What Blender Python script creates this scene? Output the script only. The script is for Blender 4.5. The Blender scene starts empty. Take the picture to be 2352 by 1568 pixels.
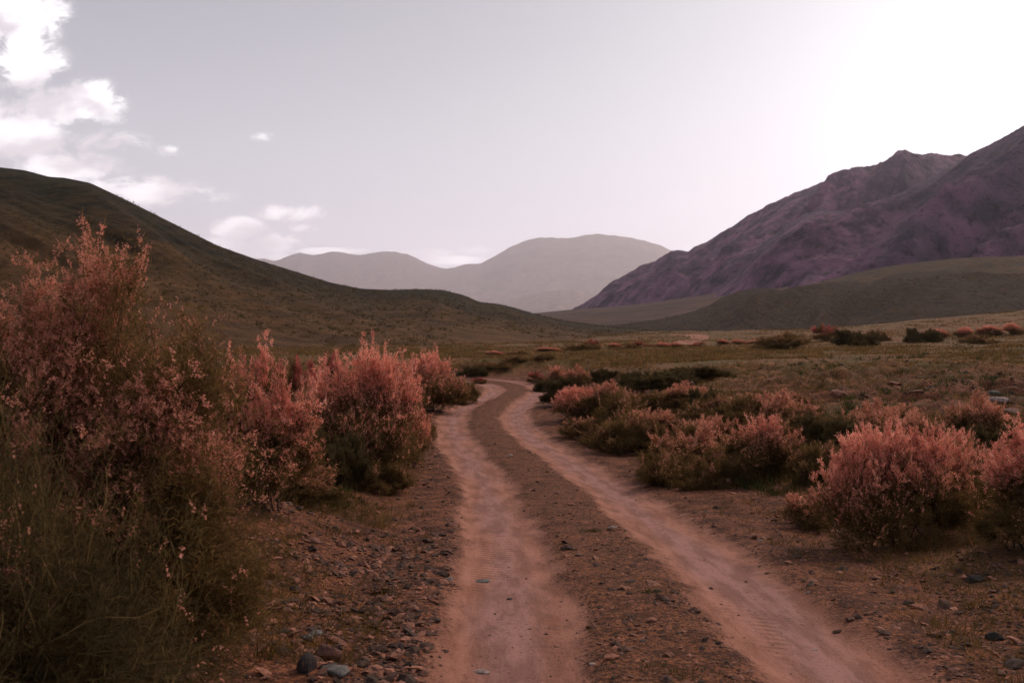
import bpy, math, random
import numpy as np

R = math.radians
scene = bpy.context.scene
col = scene.collection
rng = np.random.default_rng(7)

# ------------------------------------------------------------------ camera
FPX = 2287.0          # focal length in units of the 2352 px wide photograph
CX, HY = 1176.0, 750.0
ZC = 1.75
cam_d = bpy.data.cameras.new('camera')
cam_d.sensor_width = 36.0
cam_d.lens = 36.0 * FPX / 2352.0
cam_d.clip_start = 0.05
cam_d.clip_end = 40000
cam_d.dof.use_dof = True
cam_d.dof.focus_distance = 8.0
cam_d.dof.aperture_fstop = 5.6
cam = bpy.data.objects.new('camera', cam_d)
col.objects.link(cam)
cam.location = (0, 0, ZC)
cam.rotation_euler = (R(90) - math.atan((784.0 - HY) / FPX), 0, 0)
scene.camera = cam

# ------------------------------------------------------------------ world
SUN_AZ, SUN_EL = R(44), R(38)
w = bpy.data.worlds.new('World'); scene.world = w; w.use_nodes = True
nt = w.node_tree; nt.nodes.clear()
def N(t, tree=None, **kw):
    n = (tree or nt).nodes.new(t)
    for k, v in kw.items(): setattr(n, k, v)
    return n
def lk(a, b, tree=None): (tree or nt).links.new(a, b)
def mth(op, a, b=None, c=None, tree=None, clamp=False):
    tree = tree or nt
    n = tree.nodes.new('ShaderNodeMath'); n.operation = op; n.use_clamp = clamp
    for i, v in enumerate((a, b, c)):
        if v is None: continue
        if isinstance(v, (int, float)): n.inputs[i].default_value = v
        else: tree.links.new(v, n.inputs[i])
    return n.outputs[0]
def maprange(v, a, b, c=0.0, d=1.0, tree=None, smooth=True):
    tree = tree or nt
    n = tree.nodes.new('ShaderNodeMapRange')
    n.interpolation_type = 'SMOOTHSTEP' if smooth else 'LINEAR'
    tree.links.new(v, n.inputs[0])
    for i, x in enumerate((a, b, c, d)): n.inputs[i + 1].default_value = x
    return n.outputs[0]
def mixc(f, a, b, tree=None, blend='MIX'):
    tree = tree or nt
    n = tree.nodes.new('ShaderNodeMix'); n.data_type = 'RGBA'; n.blend_type = blend
    for i, v in ((0, f), (6, a), (7, b)):
        if isinstance(v, (int, float)): n.inputs[i].default_value = v
        elif isinstance(v, tuple): n.inputs[i].default_value = (*v, 1)
        else: tree.links.new(v, n.inputs[i])
    return n.outputs[2]

tc = N('ShaderNodeTexCoord')
sep = N('ShaderNodeSeparateXYZ'); lk(tc.outputs['Generated'], sep.inputs[0])
dx, dy, dz = sep.outputs
ysafe = mth('MAXIMUM', dy, 0.05)
su = mth('DIVIDE', dx, ysafe); sw = mth('DIVIDE', dz, ysafe)
# clear sky: pale lavender grey, paler towards the horizon
elev = mth('EXPONENT', mth('MULTIPLY', mth('MAXIMUM', dz, 0.0), -7.0))
base = mixc(elev, (0.190, 0.208, 0.250), (1.58, 1.54, 1.68))
# glow round the sun hidden behind the right hand mountain
ga, ge = math.atan2(1176, FPX) + R(1.0), math.atan2(430, FPX * 1.12)
gd = (math.sin(ga) * math.cos(ge), math.cos(ga) * math.cos(ge), math.sin(ge))
dot = N('ShaderNodeVectorMath', operation='DOT_PRODUCT'); lk(tc.outputs['Generated'], dot.inputs[0]); dot.inputs[1].default_value = gd
dd = mth('MAXIMUM', dot.outputs['Value'], 0.0)
glow = mth('ADD', mth('ADD', mth('MULTIPLY', mth('POWER', dd, 22.0), 0.30), mth('MULTIPLY', mth('POWER', dd, 7.0), 0.16)), mth('MULTIPLY', mth('POWER', dd, 120.0), 0.4))
gcol = N('ShaderNodeVectorMath', operation='SCALE'); gcol.inputs[0].default_value = (0.97, 1.0, 1.02); lk(glow, gcol.inputs[3])
skyc = mixc(1.0, base, gcol.outputs[0], blend='ADD')
# clouds
comb = N('ShaderNodeCombineXYZ'); lk(mth('MULTIPLY', su, 1.0), comb.inputs[0]); lk(mth('MULTIPLY', sw, 1.7), comb.inputs[1])
n1 = N('ShaderNodeTexNoise'); n1.inputs['Scale'].default_value = 24; n1.inputs['Detail'].default_value = 12; n1.inputs['Roughness'].default_value = 0.66; n1.inputs['Distortion'].default_value = 0.35
lk(comb.outputs[0], n1.inputs['Vector'])
BL = [(30, 30, 95, 62, .95), (120, 62, 22, 22, .5), (60, 150, 70, 45, .9), (30, 190, 60, 25, .5), (195, 235, 70, 38, 1.0), (120, 255, 80, 45, .7), (255, 275, 40, 14, .5),
      (20, 320, 150, 40, .95), (150, 385, 100, 30, .95), (300, 440, 150, 28, .7), (220, 330, 120, 30, .45), (385, 349, 34, 14, .38), (400, 356, 50, 8, .3), (612, 316, 40, 14, .30),
      (420, 445, 120, 26, .42), (545, 528, 52, 22, .85), (500, 560, 90, 18, .6), (625, 562, 48, 20, .95), (670, 489, 66, 18, .6), (697, 524, 46, 10, .45),
      (560, 590, 120, 12, .7), (760, 577, 85, 6, .8), (960, 582, 60, 9, .9), (1020, 597, 70, 8, .9), (1090, 575, 60, 14, .3), (1260, 480, 180, 22, .22), (-200, 250, 200, 160, .9)]
acc = None
for (bx, by, rx, ry, am) in BL:
    ex = mth('DIVIDE', mth('SUBTRACT', su, (bx - CX) / FPX), rx * 1.25 / FPX)
    ey = mth('DIVIDE', mth('SUBTRACT', sw, (HY - by) / FPX), ry * 1.25 / FPX)
    g = mth('MULTIPLY', mth('EXPONENT', mth('MULTIPLY', mth('ADD', mth('MULTIPLY', ex, ex), mth('MULTIPLY', ey, ey)), -1.0)), am)
    acc = g if acc is None else mth('MAXIMUM', acc, g)
dens = mth('ADD', acc, mth('MULTIPLY', mth('SUBTRACT', n1.outputs[0], 0.5), mth('ADD', mth('MULTIPLY', maprange(acc, .05, .4), 2.3), 0.0)))
cl = maprange(dens, 0.16, 0.66)
cl = mth('MULTIPLY', cl, maprange(dy, 0.1, 0.3))
n2 = N('ShaderNodeTexNoise'); n2.inputs['Scale'].default_value = 11; n2.inputs['Detail'].default_value = 5
mp = N('ShaderNodeVectorMath', operation='ADD'); lk(comb.outputs[0], mp.inputs[0]); mp.inputs[1].default_value = (0.31, 0.77, 0.2); lk(mp.outputs[0], n2.inputs['Vector'])
shade = maprange(n2.outputs[0], 0.46, 0.62)
cc = mixc(shade, (1.30, 1.27, 1.30), (0.66, 0.62, 0.66))
cc = mixc(1.0, cc, mixc(elev, (0, 0, 0), (1.1, 1.0, 1.02)), blend='ADD')
skyc = mixc(mth('MULTIPLY', cl, 0.95), skyc, cc)
# the physical sky, muted, mixed in
nish = N('ShaderNodeTexSky'); nish.sky_type = 'NISHITA'; nish.sun_disc = False
nish.sun_elevation = SUN_EL; nish.sun_rotation = SUN_AZ; nish.air_density = 1.0; nish.dust_density = 3.0
hs = N('ShaderNodeHueSaturation'); hs.inputs['Saturation'].default_value = 0.12; hs.inputs['Value'].default_value = 1.0
lk(nish.outputs[0], hs.inputs['Color'])
sc10 = N('ShaderNodeVectorMath', operation='SCALE'); lk(skyc, sc10.inputs[0]); sc10.inputs[3].default_value = 10.0
fin = mixc(0.08, sc10.outputs[0], hs.outputs[0])
bg = N('ShaderNodeBackground'); lk(fin, bg.inputs['Color']); bg.inputs['Strength'].default_value = 0.1
out = N('ShaderNodeOutputWorld'); lk(bg.outputs[0], out.inputs['Surface'])

# ------------------------------------------------------------------ sun
sun_d = bpy.data.lights.new('sun', 'SUN'); sun_d.energy = 1.9; sun_d.angle = R(12); sun_d.color = (1.0, 0.78, 0.64)
sun = bpy.data.objects.new('sun', sun_d); col.objects.link(sun)
from mathutils import Vector
sdir = Vector((math.sin(SUN_AZ) * math.cos(SUN_EL), math.cos(SUN_AZ) * math.cos(SUN_EL), math.sin(SUN_EL)))
sun.rotation_euler = (-sdir).to_track_quat('-Z', 'Y').to_euler(); sun.location = (30, 40, 60)
scene.view_settings.view_transform = 'Standard'; scene.view_settings.look = 'None'
scene.view_settings.exposure = 0.32; scene.view_settings.gamma = 1.0
scene.cycles.volume_bounces = 2
scene.cycles.max_bounces = 6
scene.cycles.transparent_max_bounces = 4

# ------------------------------------------------------------------ numeric helpers
def sstep(a, b, x):
    t = np.clip((np.asarray(x, dtype=float) - a) / (b - a), 0, 1); return t * t * (3 - 2 * t)
def _hash(ix, iy, seed):
    h = (ix.astype(np.int64) * 374761393 + iy.astype(np.int64) * 668265263 + seed * 1274126177) & 0x7fffffff
    h = ((h ^ (h >> 13)) * 1103515245) & 0x7fffffff
    return ((h ^ (h >> 16)) & 0xffff) / 65535.0
def vn(x, y, seed=0):
    ix = np.floor(x); iy = np.floor(y); fx = x - ix; fy = y - iy
    fx = fx * fx * fx * (fx * (fx * 6 - 15) + 10); fy = fy * fy * fy * (fy * (fy * 6 - 15) + 10)
    a = _hash(ix, iy, seed); b = _hash(ix + 1, iy, seed); c = _hash(ix, iy + 1, seed); d = _hash(ix + 1, iy + 1, seed)
    return (a + (b - a) * fx) * (1 - fy) + (c + (d - c) * fx) * fy
def fbm(x, y, seed=0, oct=5, gain=0.5):
    s = 0; a = 1; t = 0; c, sn = math.cos(0.6), math.sin(0.6)
    for i in range(oct):
        s = s + a * (vn(x, y, seed + i) * 2 - 1); t += a; a *= gain
        x, y = (x * c - y * sn) * 2.03 + 7.1, (x * sn + y * c) * 2.03 + 3.3
    return s / t
def ridged(x, y, seed=0, oct=5, gain=0.5):
    s = 0; a = 1; t = 0; c, sn = math.cos(0.5), math.sin(0.5)
    for i in range(oct):
        s = s + a * (1 - np.abs(vn(x, y, seed + i) * 2 - 1)); t += a; a *= gain
        x, y = (x * c - y * sn) * 2.07 + 5.1, (x * sn + y * c) * 2.07 + 1.3
    return s / t * 2 - 1

# ------------------------------------------------------------------ mesh helpers
def mesh_np(name, V, F, k, mat, attrs=None, smooth=False, parent=None):
    """V (n,3), F (m,k) uniform polygon size"""
    me = bpy.data.meshes.new(name)
    V = np.ascontiguousarray(V, dtype=np.float32); F = np.ascontiguousarray(F, dtype=np.int32)
    me.vertices.add(len(V)); me.vertices.foreach_set('co', V.ravel())
    m = len(F); me.loops.add(m * k); me.loops.foreach_set('vertex_index', F.ravel())
    me.polygons.add(m); me.polygons.foreach_set('loop_start', np.arange(0, m * k, k, dtype=np.int32))
    me.polygons.foreach_set('use_smooth', np.full(m, smooth, dtype=bool))
    me.update(calc_edges=True)
    if attrs:
        for an, av in attrs.items():
            a = me.attributes.new(an, 'FLOAT', 'POINT'); a.data.foreach_set('value', np.ascontiguousarray(av, dtype=np.float32))
    me.materials.append(mat)
    o = bpy.data.objects.new(name, me); col.objects.link(o)
    if parent: o.parent = parent
    return o
def grid_faces(nr, nc):
    i = np.arange(nr - 1)[:, None] * nc + np.arange(nc - 1)[None, :]
    i = i.ravel(); return np.stack([i, i + 1, i + nc + 1, i + nc], 1)
def tag(o, label=None, cat=None, group=None, kind=None):
    if label: o['label'] = label
    if cat: o['category'] = cat
    if group: o['group'] = group
    if kind: o['kind'] = kind
    return o

# ------------------------------------------------------------------ materials
def newmat(name):
    m = bpy.data.materials.new(name); m.use_nodes = True
    t = m.node_tree; t.nodes.clear()
    o = t.nodes.new('ShaderNodeOutputMaterial'); b = t.nodes.new('ShaderNodeBsdfPrincipled')
    t.links.new(b.outputs[0], o.inputs[0]); b.inputs['Roughness'].default_value = 0.95
    b.inputs['Specular IOR Level'].default_value = 0.15
    return m, t, b, o
def noise(t, vec, scale, detail=4, rough=0.55, dist=0.0):
    n = t.nodes.new('ShaderNodeTexNoise'); n.inputs['Scale'].default_value = scale; n.inputs['Detail'].default_value = detail
    n.inputs['Roughness'].default_value = rough; n.inputs['Distortion'].default_value = dist
    t.links.new(vec, n.inputs['Vector']); return n.outputs[0]
def attr(t, name):
    n = t.nodes.new('ShaderNodeAttribute'); n.attribute_name = name; return n.outputs['Fac']
def vscale(t, vec, s):
    n = t.nodes.new('ShaderNodeVectorMath'); n.operation = 'MULTIPLY'; t.links.new(vec, n.inputs[0]); n.inputs[1].default_value = s; return n.outputs[0]

def soil_material():
    m, t, b, o = newmat('soil')
    p = t.nodes.new('ShaderNodeTexCoord').outputs['Object']
    rut = attr(t, 'rut'); gr = attr(t, 'green'); far = attr(t, 'far')
    big = noise(t, p, 0.6, 5); mid = noise(t, p, 3.5, 6, 0.65); fine = noise(t, p, 28, 5, 0.7); vfine = noise(t, p, 110, 3, 0.7)
    # brown loose soil
    c1 = mixc(maprange(mid, .35, .65, tree=t), (0.090, 0.032, 0.015), (0.29, 0.105, 0.048), tree=t)
    c1 = mixc(maprange(fine, .40, .60, tree=t), mixc(.72, c1, (0.035, 0.015, 0.010), tree=t), c1, tree=t)
    # pebbles in the soil
    vo = t.nodes.new('ShaderNodeTexVoronoi'); vo.inputs['Scale'].default_value = 34; vo.inputs['Randomness'].default_value = 1
    vw = t.nodes.new('ShaderNodeVectorMath'); vw.operation = 'ADD'; t.links.new(p, vw.inputs[0])
    nn = t.nodes.new('ShaderNodeTexNoise'); nn.inputs['Scale'].default_value = 14; t.links.new(p, nn.inputs['Vector'])
    ns = vscale(t, nn.outputs['Color'], (.05, .05, .05)); t.links.new(ns, vw.inputs[1]); t.links.new(vw.outputs[0], vo.inputs['Vector'])
    sepc = t.nodes.new('ShaderNodeSeparateColor'); t.links.new(vo.outputs['Color'], sepc.inputs[0])
    pebble = mth('MULTIPLY', maprange(sepc.outputs[0], .55, .8, tree=t), maprange(vo.outputs['Distance'], .5, .25, tree=t), tree=t)
    pc = mixc(sepc.outputs[1], (0.09, 0.055, 0.042), (0.42, 0.19, 0.12), tree=t)
    c1 = mixc(mth('MULTIPLY', pebble, .75, tree=t), c1, pc, tree=t)
    # meadow green-brown
    g = mixc(maprange(mid, .35, .7, tree=t), (0.100, 0.046, 0.017), (0.28, 0.125, 0.046), tree=t)
    g = mixc(maprange(big, .42, .62, tree=t), g, mixc(maprange(fine, .3, .7, tree=t), (0.055, 0.046, 0.014), (0.150, 0.102, 0.032), tree=t), tree=t)
    c1 = mixc(gr, c1, g, tree=t)
    # compacted pale dust in the ruts, streaked along the road
    al = attr(t, 'along'); ac = attr(t, 'across'); aca = mth('ABSOLUTE', ac, tree=t); e_ = mth('ABSOLUTE', mth('SUBTRACT', aca, .84, tree=t), tree=t)
    cv = t.nodes.new('ShaderNodeCombineXYZ'); t.links.new(ac, cv.inputs[0]); t.links.new(mth('MULTIPLY', al, .22, tree=t), cv.inputs[1])
    st1 = noise(t, cv.outputs[0], 5.5, 6, .62); st2 = noise(t, cv.outputs[0], 1.6, 4, .6)
    r = mixc(maprange(st1, .36, .64, tree=t), (0.25, 0.102, 0.062), (0.41, 0.182, 0.122), tree=t)
    r = mixc(maprange(mth('ADD', e_, mth('MULTIPLY', mth('SUBTRACT', st2, .5, tree=t), .8, tree=t), tree=t), .30, .02, tree=t), r, mixc(maprange(st1, .4, .6, tree=t), (0.245, 0.114, 0.088), (0.37, 0.186, 0.152), tree=t), tree=t)
    r = mixc(mth('MULTIPLY', maprange(fine, .54, .70, tree=t), .6, tree=t), r, (0.11, 0.055, 0.042), tree=t)
    r = mixc(mth('MULTIPLY', maprange(vfine, .52, .72, tree=t), .55, tree=t), r, (0.48, 0.27, 0.22), tree=t)
    r = mixc(mth('MULTIPLY', maprange(mid, .55, .72, tree=t), .45, tree=t), r, (0.15, 0.078, 0.06), tree=t)
    # faint tyre lugs
    lug = mth('SINE', mth('ADD', mth('MULTIPLY', al, 62.0, tree=t), mth('MULTIPLY', ac, 26.0, tree=t), tree=t), tree=t)
    lugm = mth('MULTIPLY', lug, mth('MULTIPLY', maprange(st2, .46, .6, tree=t), maprange(e_, .34, .2, tree=t), tree=t), tree=t)
    edge = mth('ADD', rut, mth('ADD', mth('MULTIPLY', mth('SUBTRACT', mid, .5, tree=t), .9, tree=t), mth('MULTIPLY', mth('SUBTRACT', fine, .5, tree=t), .9, tree=t), tree=t), tree=t)
    f = maprange(edge, .10, .85, tree=t)
    hump = mth('MULTIPLY', far, maprange(mth('ADD', mth('ABSOLUTE', attr(t, 'across'), tree=t), mth('MULTIPLY', mth('SUBTRACT', mid, .5, tree=t), .4, tree=t), tree=t), .62, .28, tree=t), tree=t)
    hc = mixc(maprange(fine, .42, .62, tree=t), (0.066, 0.029, 0.014), (0.27, 0.105, 0.052), tree=t)
    c1 = mixc(mth('MULTIPLY', hump, mth('MULTIPLY', maprange(big, .35, .6, tree=t), .6, tree=t), tree=t), c1, hc, tree=t)
    c = mixc(f, c1, r, tree=t)
    t.links.new(c, b.inputs['Base Color'])
    bm = t.nodes.new('ShaderNodeBump'); bm.inputs['Strength'].default_value = 0.9; bm.inputs['Distance'].default_value = 0.02
    h1 = mth('MULTIPLY', lugm, .28, tree=t); h2 = mth('MULTIPLY', st1, 1.2, tree=t); h3 = mth('MULTIPLY', fine, mth('SUBTRACT', 1.3, f, tree=t), tree=t)
    h4 = mth('MULTIPLY', vfine, .35, tree=t); h5 = mth('MULTIPLY', pebble, mth('SUBTRACT', .9, mth('MULTIPLY', f, .8, tree=t), tree=t), tree=t)
    hgt = h1
    for h_ in (h2, h3, h4, h5): hgt = mth('ADD', hgt, h_, tree=t)
    t.links.new(hgt, bm.inputs['Height']); t.links.new(bm.outputs[0], b.inputs['Normal'])
    return m

def hill_material(name, ca, cb, cc, scale, stretch=(1, 1, 1), bump=0.5, bdist=1.0, toe=None):
    m, t, b, o = newmat(name)
    p = t.nodes.new('ShaderNodeTexCoord').outputs['Object']
    ps = vscale(t, p, stretch)
    a = noise(t, ps, scale, 8, .68); bb = noise(t, p, scale * .09, 5, .6); c_ = noise(t, ps, scale * 3, 6, .75)
    c = mixc(maprange(a, .36, .64, tree=t), ca, cb, tree=t)
    c = mixc(maprange(bb, .42, .62, tree=t), c, mixc(.6, c, cc, tree=t), tree=t)
    c = mixc(mth('MULTIPLY', maprange(c_, .54, .62, tree=t), .75, tree=t), c, tuple(x * .42 for x in ca), tree=t)
    if toe:
        tv = maprange(mth('ADD', attr(t, 'toe'), mth('MULTIPLY', mth('SUBTRACT', bb, .5, tree=t), 1.2, tree=t), tree=t), .2, 1.0, tree=t)
        c = mixc(mth('MULTIPLY', tv, .75, tree=t), c, mixc(maprange(a, .3, .7, tree=t), tuple(x * .45 for x in toe), toe, tree=t), tree=t)
    t.links.new(c, b.inputs['Base Color'])
    bm = t.nodes.new('ShaderNodeBump'); bm.inputs['Strength'].default_value = bump; bm.inputs['Distance'].default_value = bdist
    t.links.new(mth('ADD', a, mth('MULTIPLY', c_, .4, tree=t), tree=t), bm.inputs['Height']); t.links.new(bm.outputs[0], b.inputs['Normal'])
    return m

def plant_material(name, c_lo, c_hi, trans=0.3, extra=None):
    """strand materials: per-strand tint attribute"""
    m = bpy.data.materials.new(name); m.use_nodes = True; t = m.node_tree; t.nodes.clear()
    o = t.nodes.new('ShaderNodeOutputMaterial')
    v = attr(t, 'tint')
    c = mixc(v, c_lo, c_hi, tree=t)
    if extra:
        c = mixc(maprange(v, .86, .95, tree=t), c, extra, tree=t)
    p = t.nodes.new('ShaderNodeTexCoord').outputs['Object']
    nz = noise(t, p, 2.6, 3)
    c = mixc(mth('MULTIPLY', maprange(nz, .4, .65, tree=t), .45, tree=t), c, tuple(x * .6 for x in c_lo), tree=t)
    d = t.nodes.new('ShaderNodeBsdfDiffuse'); t.links.new(c, d.inputs['Color'])
    tr = t.nodes.new('ShaderNodeBsdfTranslucent'); t.links.new(c, tr.inputs['Color'])
    mx = t.nodes.new('ShaderNodeMixShader'); mx.inputs[0].default_value = trans
    t.links.new(d.outputs[0], mx.inputs[1]); t.links.new(tr.outputs[0], mx.inputs[2]); t.links.new(mx.outputs[0], o.inputs[0])
    return m
def stone_material(name, ca, cb):
    m, t, b, o = newmat(name)
    p = t.nodes.new('ShaderNodeTexCoord').outputs['Object']
    v = attr(t, 'tint')
    n = noise(t, p, 24, 6, .65)
    c = mixc(v, ca, cb, tree=t)
    c = mixc(maprange(n, .35, .7, tree=t), mixc(.55, c, (0.02, .014, .012), tree=t), c, tree=t)
    t.links.new(c, b.inputs['Base Color']); b.inputs['Roughness'].default_value = 0.85
    bm = t.nodes.new('ShaderNodeBump'); bm.inputs['Strength'].default_value = 0.5; bm.inputs['Distance'].default_value = 0.01
    t.links.new(n, bm.inputs['Height']); t.links.new(bm.outputs[0], b.inputs['Normal'])
    return m

M_soil = soil_material()
M_bark = plant_material('bark', (0.030, 0.020, 0.016), (0.085, 0.055, 0.042), 0.0)
M_twig = plant_material('green_twig', (0.10, 0.078, 0.030), (0.50, 0.33, 0.13), 0.35, extra=(0.50, 0.28, 0.11))
M_leaf = plant_material('feathery_leaf', (0.085, 0.056, 0.021), (0.31, 0.185, 0.072), 0.45, extra=(0.50, 0.20, 0.11))
M_leafd = plant_material('dark_leaf', (0.048, 0.038, 0.017), (0.185, 0.125, 0.055), 0.4)
M_pink = plant_material('pink_blossom', (0.92, 0.27, 0.185), (1.0, 0.63, 0.48), 0.55)
M_red = plant_material('red_blossom', (0.55, 0.12, 0.10), (0.90, 0.31, 0.27), 0.5)
M_pale = plant_material('faded_blossom', (0.76, 0.27, 0.175), (1.0, 0.60, 0.44), 0.55)
M_dusk = plant_material('dusky_blossom', (0.42, 0.16, 0.09), (1.0, 0.52, 0.38), 0.5)
M_grass = plant_material('grass_blade', (0.080, 0.054, 0.016), (0.260, 0.145, 0.045), 0.3, extra=(0.42, 0.19, 0.09))
M_lush = plant_material('lush_grass', (0.030, 0.038, 0.012), (0.095, 0.095, 0.030), 0.3)
M_gravel = stone_material('gravel_stone', (0.065, 0.040, 0.030), (0.48, 0.20, 0.125))
M_stone_red = stone_material('reddish_stone', (0.17, 0.075, 0.058), (0.24, 0.11, 0.085))
M_stone_grey = stone_material('grey_stone', (0.13, 0.125, 0.115), (0.22, 0.20, 0.18))
M_stone_dark = stone_material('dark_stone', (0.035, 0.028, 0.027), (0.06, 0.046, 0.042))
M_stone_pale = stone_material('pale_stone', (0.34, 0.25, 0.22), (0.50, 0.37, 0.33))

# ------------------------------------------------------------------ the road line (metres)
CP = np.array([(.95, -14), (.92, -6), (.88, 0), (.85, 4.9), (.83, 6.3), (.70, 10.3), (.40, 14.8), (-.42, 22), (-.74, 27), (-.52, 31), (.02, 35.2), (.22, 38.0),
               (-.35, 41.0), (-2.4, 43.4), (-6.0, 44.6), (-11, 45.0), (-18, 44.0), (-26, 45.0)], float)
def catmull(P, n=24):
    out = []
    Q = np.vstack([2 * P[0] - P[1], P, 2 * P[-1] - P[-2]])
    for i in range(1, len(Q) - 2):
        p0, p1, p2, p3 = Q[i - 1:i + 3]
        # centripetal-like: plain catmull with tangent scaled by segment length
        m1 = (p2 - p0) / (np.linalg.norm(p2 - p1) + np.linalg.norm(p1 - p0)) * np.linalg.norm(p2 - p1)
        m2 = (p3 - p1) / (np.linalg.norm(p3 - p2) + np.linalg.norm(p2 - p1)) * np.linalg.norm(p2 - p1)
        t = np.linspace(0, 1, n, endpoint=False)[:, None]
        out.append((2 * t**3 - 3 * t**2 + 1) * p1 + (t**3 - 2 * t**2 + t) * m1 + (-2 * t**3 + 3 * t**2) * p2 + (t**3 - t**2) * m2)
    out.append(P[-1:]); return np.vstack(out)
def resample(L, step):
    s = np.r_[0, np.cumsum(np.linalg.norm(np.diff(L, axis=0), axis=1))]
    q = np.arange(0, s[-1], step)
    return np.stack([np.interp(q, s, L[:, 0]), np.interp(q, s, L[:, 1])], 1)
CL = resample(catmull(CP), 0.12)
def sgn_dist(X, Y):
    """signed distance from the road's centre line, + on its right"""
    X = np.atleast_1d(np.asarray(X, float)); Y = np.atleast_1d(np.asarray(Y, float))
    sh = X.shape; x = X.ravel(); y = Y.ravel(); res = np.full(x.shape, 99.0)
    idx = np.where((np.abs(x) < 34) & (y > -20) & (y < 60))[0]
    T = np.gradient(CL, axis=0); T /= np.linalg.norm(T, axis=1)[:, None]
    C4 = CL[::3]; T4 = T[::3]
    for k in range(0, len(idx), 20000):
        j = idx[k:k + 20000]
        d2 = (x[j][:, None] - C4[None, :, 0])**2 + (y[j][:, None] - C4[None, :, 1])**2
        a = d2.argmin(1); vx = x[j] - C4[a, 0]; vy = y[j] - C4[a, 1]
        along = vx * T4[a, 0] + vy * T4[a, 1]
        cr = vx * T4[a, 1] - vy * T4[a, 0]
        dist = np.sqrt(np.maximum(d2[np.arange(len(j)), a] - along**2, 0) + np.where(np.abs(along) > .4, along**2, 0))
        res[j] = np.sign(cr) * dist
    return res.reshape(sh)

_py = np.array([-40, 4.9, 6.3, 10.3, 14.8, 22, 27, 38, 46, 60, 100, 150, 250, 500, 2000, 15000], float)
_pz = np.array([0.05, 0, -.04, -.28, -.5, -.65, -.67, -.62, -.45, -.10, .10, .34, .40, .1, -2.0, -10], float)
_sy = np.linspace(-40, 120, 1601); _sz = np.interp(_sy, _py, _pz)
_k = np.hanning(41); _k /= _k.sum(); _sz = np.convolve(np.pad(_sz, 20, mode='edge'), _k, 'valid')
def prof(Y):
    return np.where(Y < 115, np.interp(Y, _sy, _sz), np.interp(Y, _py, _pz))
def height(X, Y, dist=None, detail=True):
    X = np.atleast_1d(np.asarray(X, float)); Y = np.atleast_1d(np.asarray(Y, float))
    if dist is None: dist = sgn_dist(X, Y)
    ad = np.abs(dist)
    right = dist > 0
    P = prof(Y)
    plat_r = 0.10 + 0.16 * sstep(10, 26, Y) - 0.12 * sstep(45, 75, Y) + np.interp(Y, [100, 150, 250, 500, 2000, 15000], [0, .22, .26, 0, -2, -10])
    plat_l = 0.30 - 0.36 * sstep(7, 15, Y) + 0.06 * sstep(30, 60, Y) + np.interp(Y, [100, 150, 250, 500, 2000, 15000], [0, .22, .26, 0, -2, -10])
    plat = np.where(right | (Y > 60), plat_r, plat_l)
    blend = sstep(40, 60, Y); plat = plat * (1 - blend) + blend * (plat_r * sstep(-30, 30, X) + plat_l * (1 - sstep(-30, 30, X)))
    Xe = np.clip(X, 0, None) * np.minimum(1, 130 / np.maximum(Y, 1)); rise = 0.0008 * Xe**2 * sstep(30, 105, Y) + 0.03 * np.clip(X - 5, 0, 30) * sstep(4, 14, Y) * (1 - sstep(30, 90, Y))
    rise = np.minimum(rise, 9)
    lo = np.where(right, 1.75, 1.6); steep = sstep(25, 29, Y) * (1 - sstep(37, 42, Y)) * right
    hi = np.where(right, 5.4, 3.8) - 2.0 * steep + .9 * (vn(X * .35, Y * .35, 5) - .5)
    cut = 1 - np.clip((ad - lo) / (hi - lo), 0, 1)**2 * (3 - 2 * np.clip((ad - lo) / (hi - lo), 0, 1))
    z = plat + (P - plat) * cut + rise
    # eroded bank at the meadow's edge right of the bend
    bx = 3.6 + (Y - 27) * 0.62
    if detail:
        off = sstep(1.2, 2.4, ad)
        z = z + off * (0.10 * fbm(X * .33, Y * .33, 11, 4) + 0.035 * fbm(X * 1.7, Y * 1.7, 12, 4))
        rocky = sstep(4.5, 8, dist) * sstep(9, 15, Y) * (1 - sstep(28, 40, Y))
        z = z + rocky * 0.34 * ridged(X * .8, Y * .8, 14, 4)
        lump = sstep(48, 80, Y) * (1 - sstep(300, 600, Y))
        z = z + lump * (0.25 * fbm(X * .07, Y * .07, 17, 3) + .16 * fbm(X * .3, Y * .3, 18, 3))
        r = rutmask(dist, X, Y)
        z = z - 0.07 * r + 0.012 * fbm(X * 3, Y * 3, 15, 4) * (1 - r) + .008 * fbm(X * 2.2, Y * 1.1, 16, 3)
    return z
def rutmask(dist, X, Y):
    e = np.abs(np.abs(dist) - .84)
    return 1 - sstep(.21, .60, e + .12 * fbm(X * 1.3, Y * .8, 21, 4) + .05 * fbm(X * 5, Y * 5, 22, 3))
def zat(x, y): return float(height(np.array([x]), np.array([y]))[0])
_YS = np.concatenate([np.arange(1.2, 60, .05), np.arange(60, 400, .5)])
def hit(px, py):
    """point of the ground seen at a pixel of the photograph"""
    X = (px - CX) / FPX * _YS; Z = ZC + (HY - py) / FPX * _YS
    g = height(X, _YS); k = np.where(Z <= g)[0]
    k = k[0] if len(k) else len(_YS) - 1
    return float(X[k]), float(_YS[k]), float(g[k])

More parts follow.
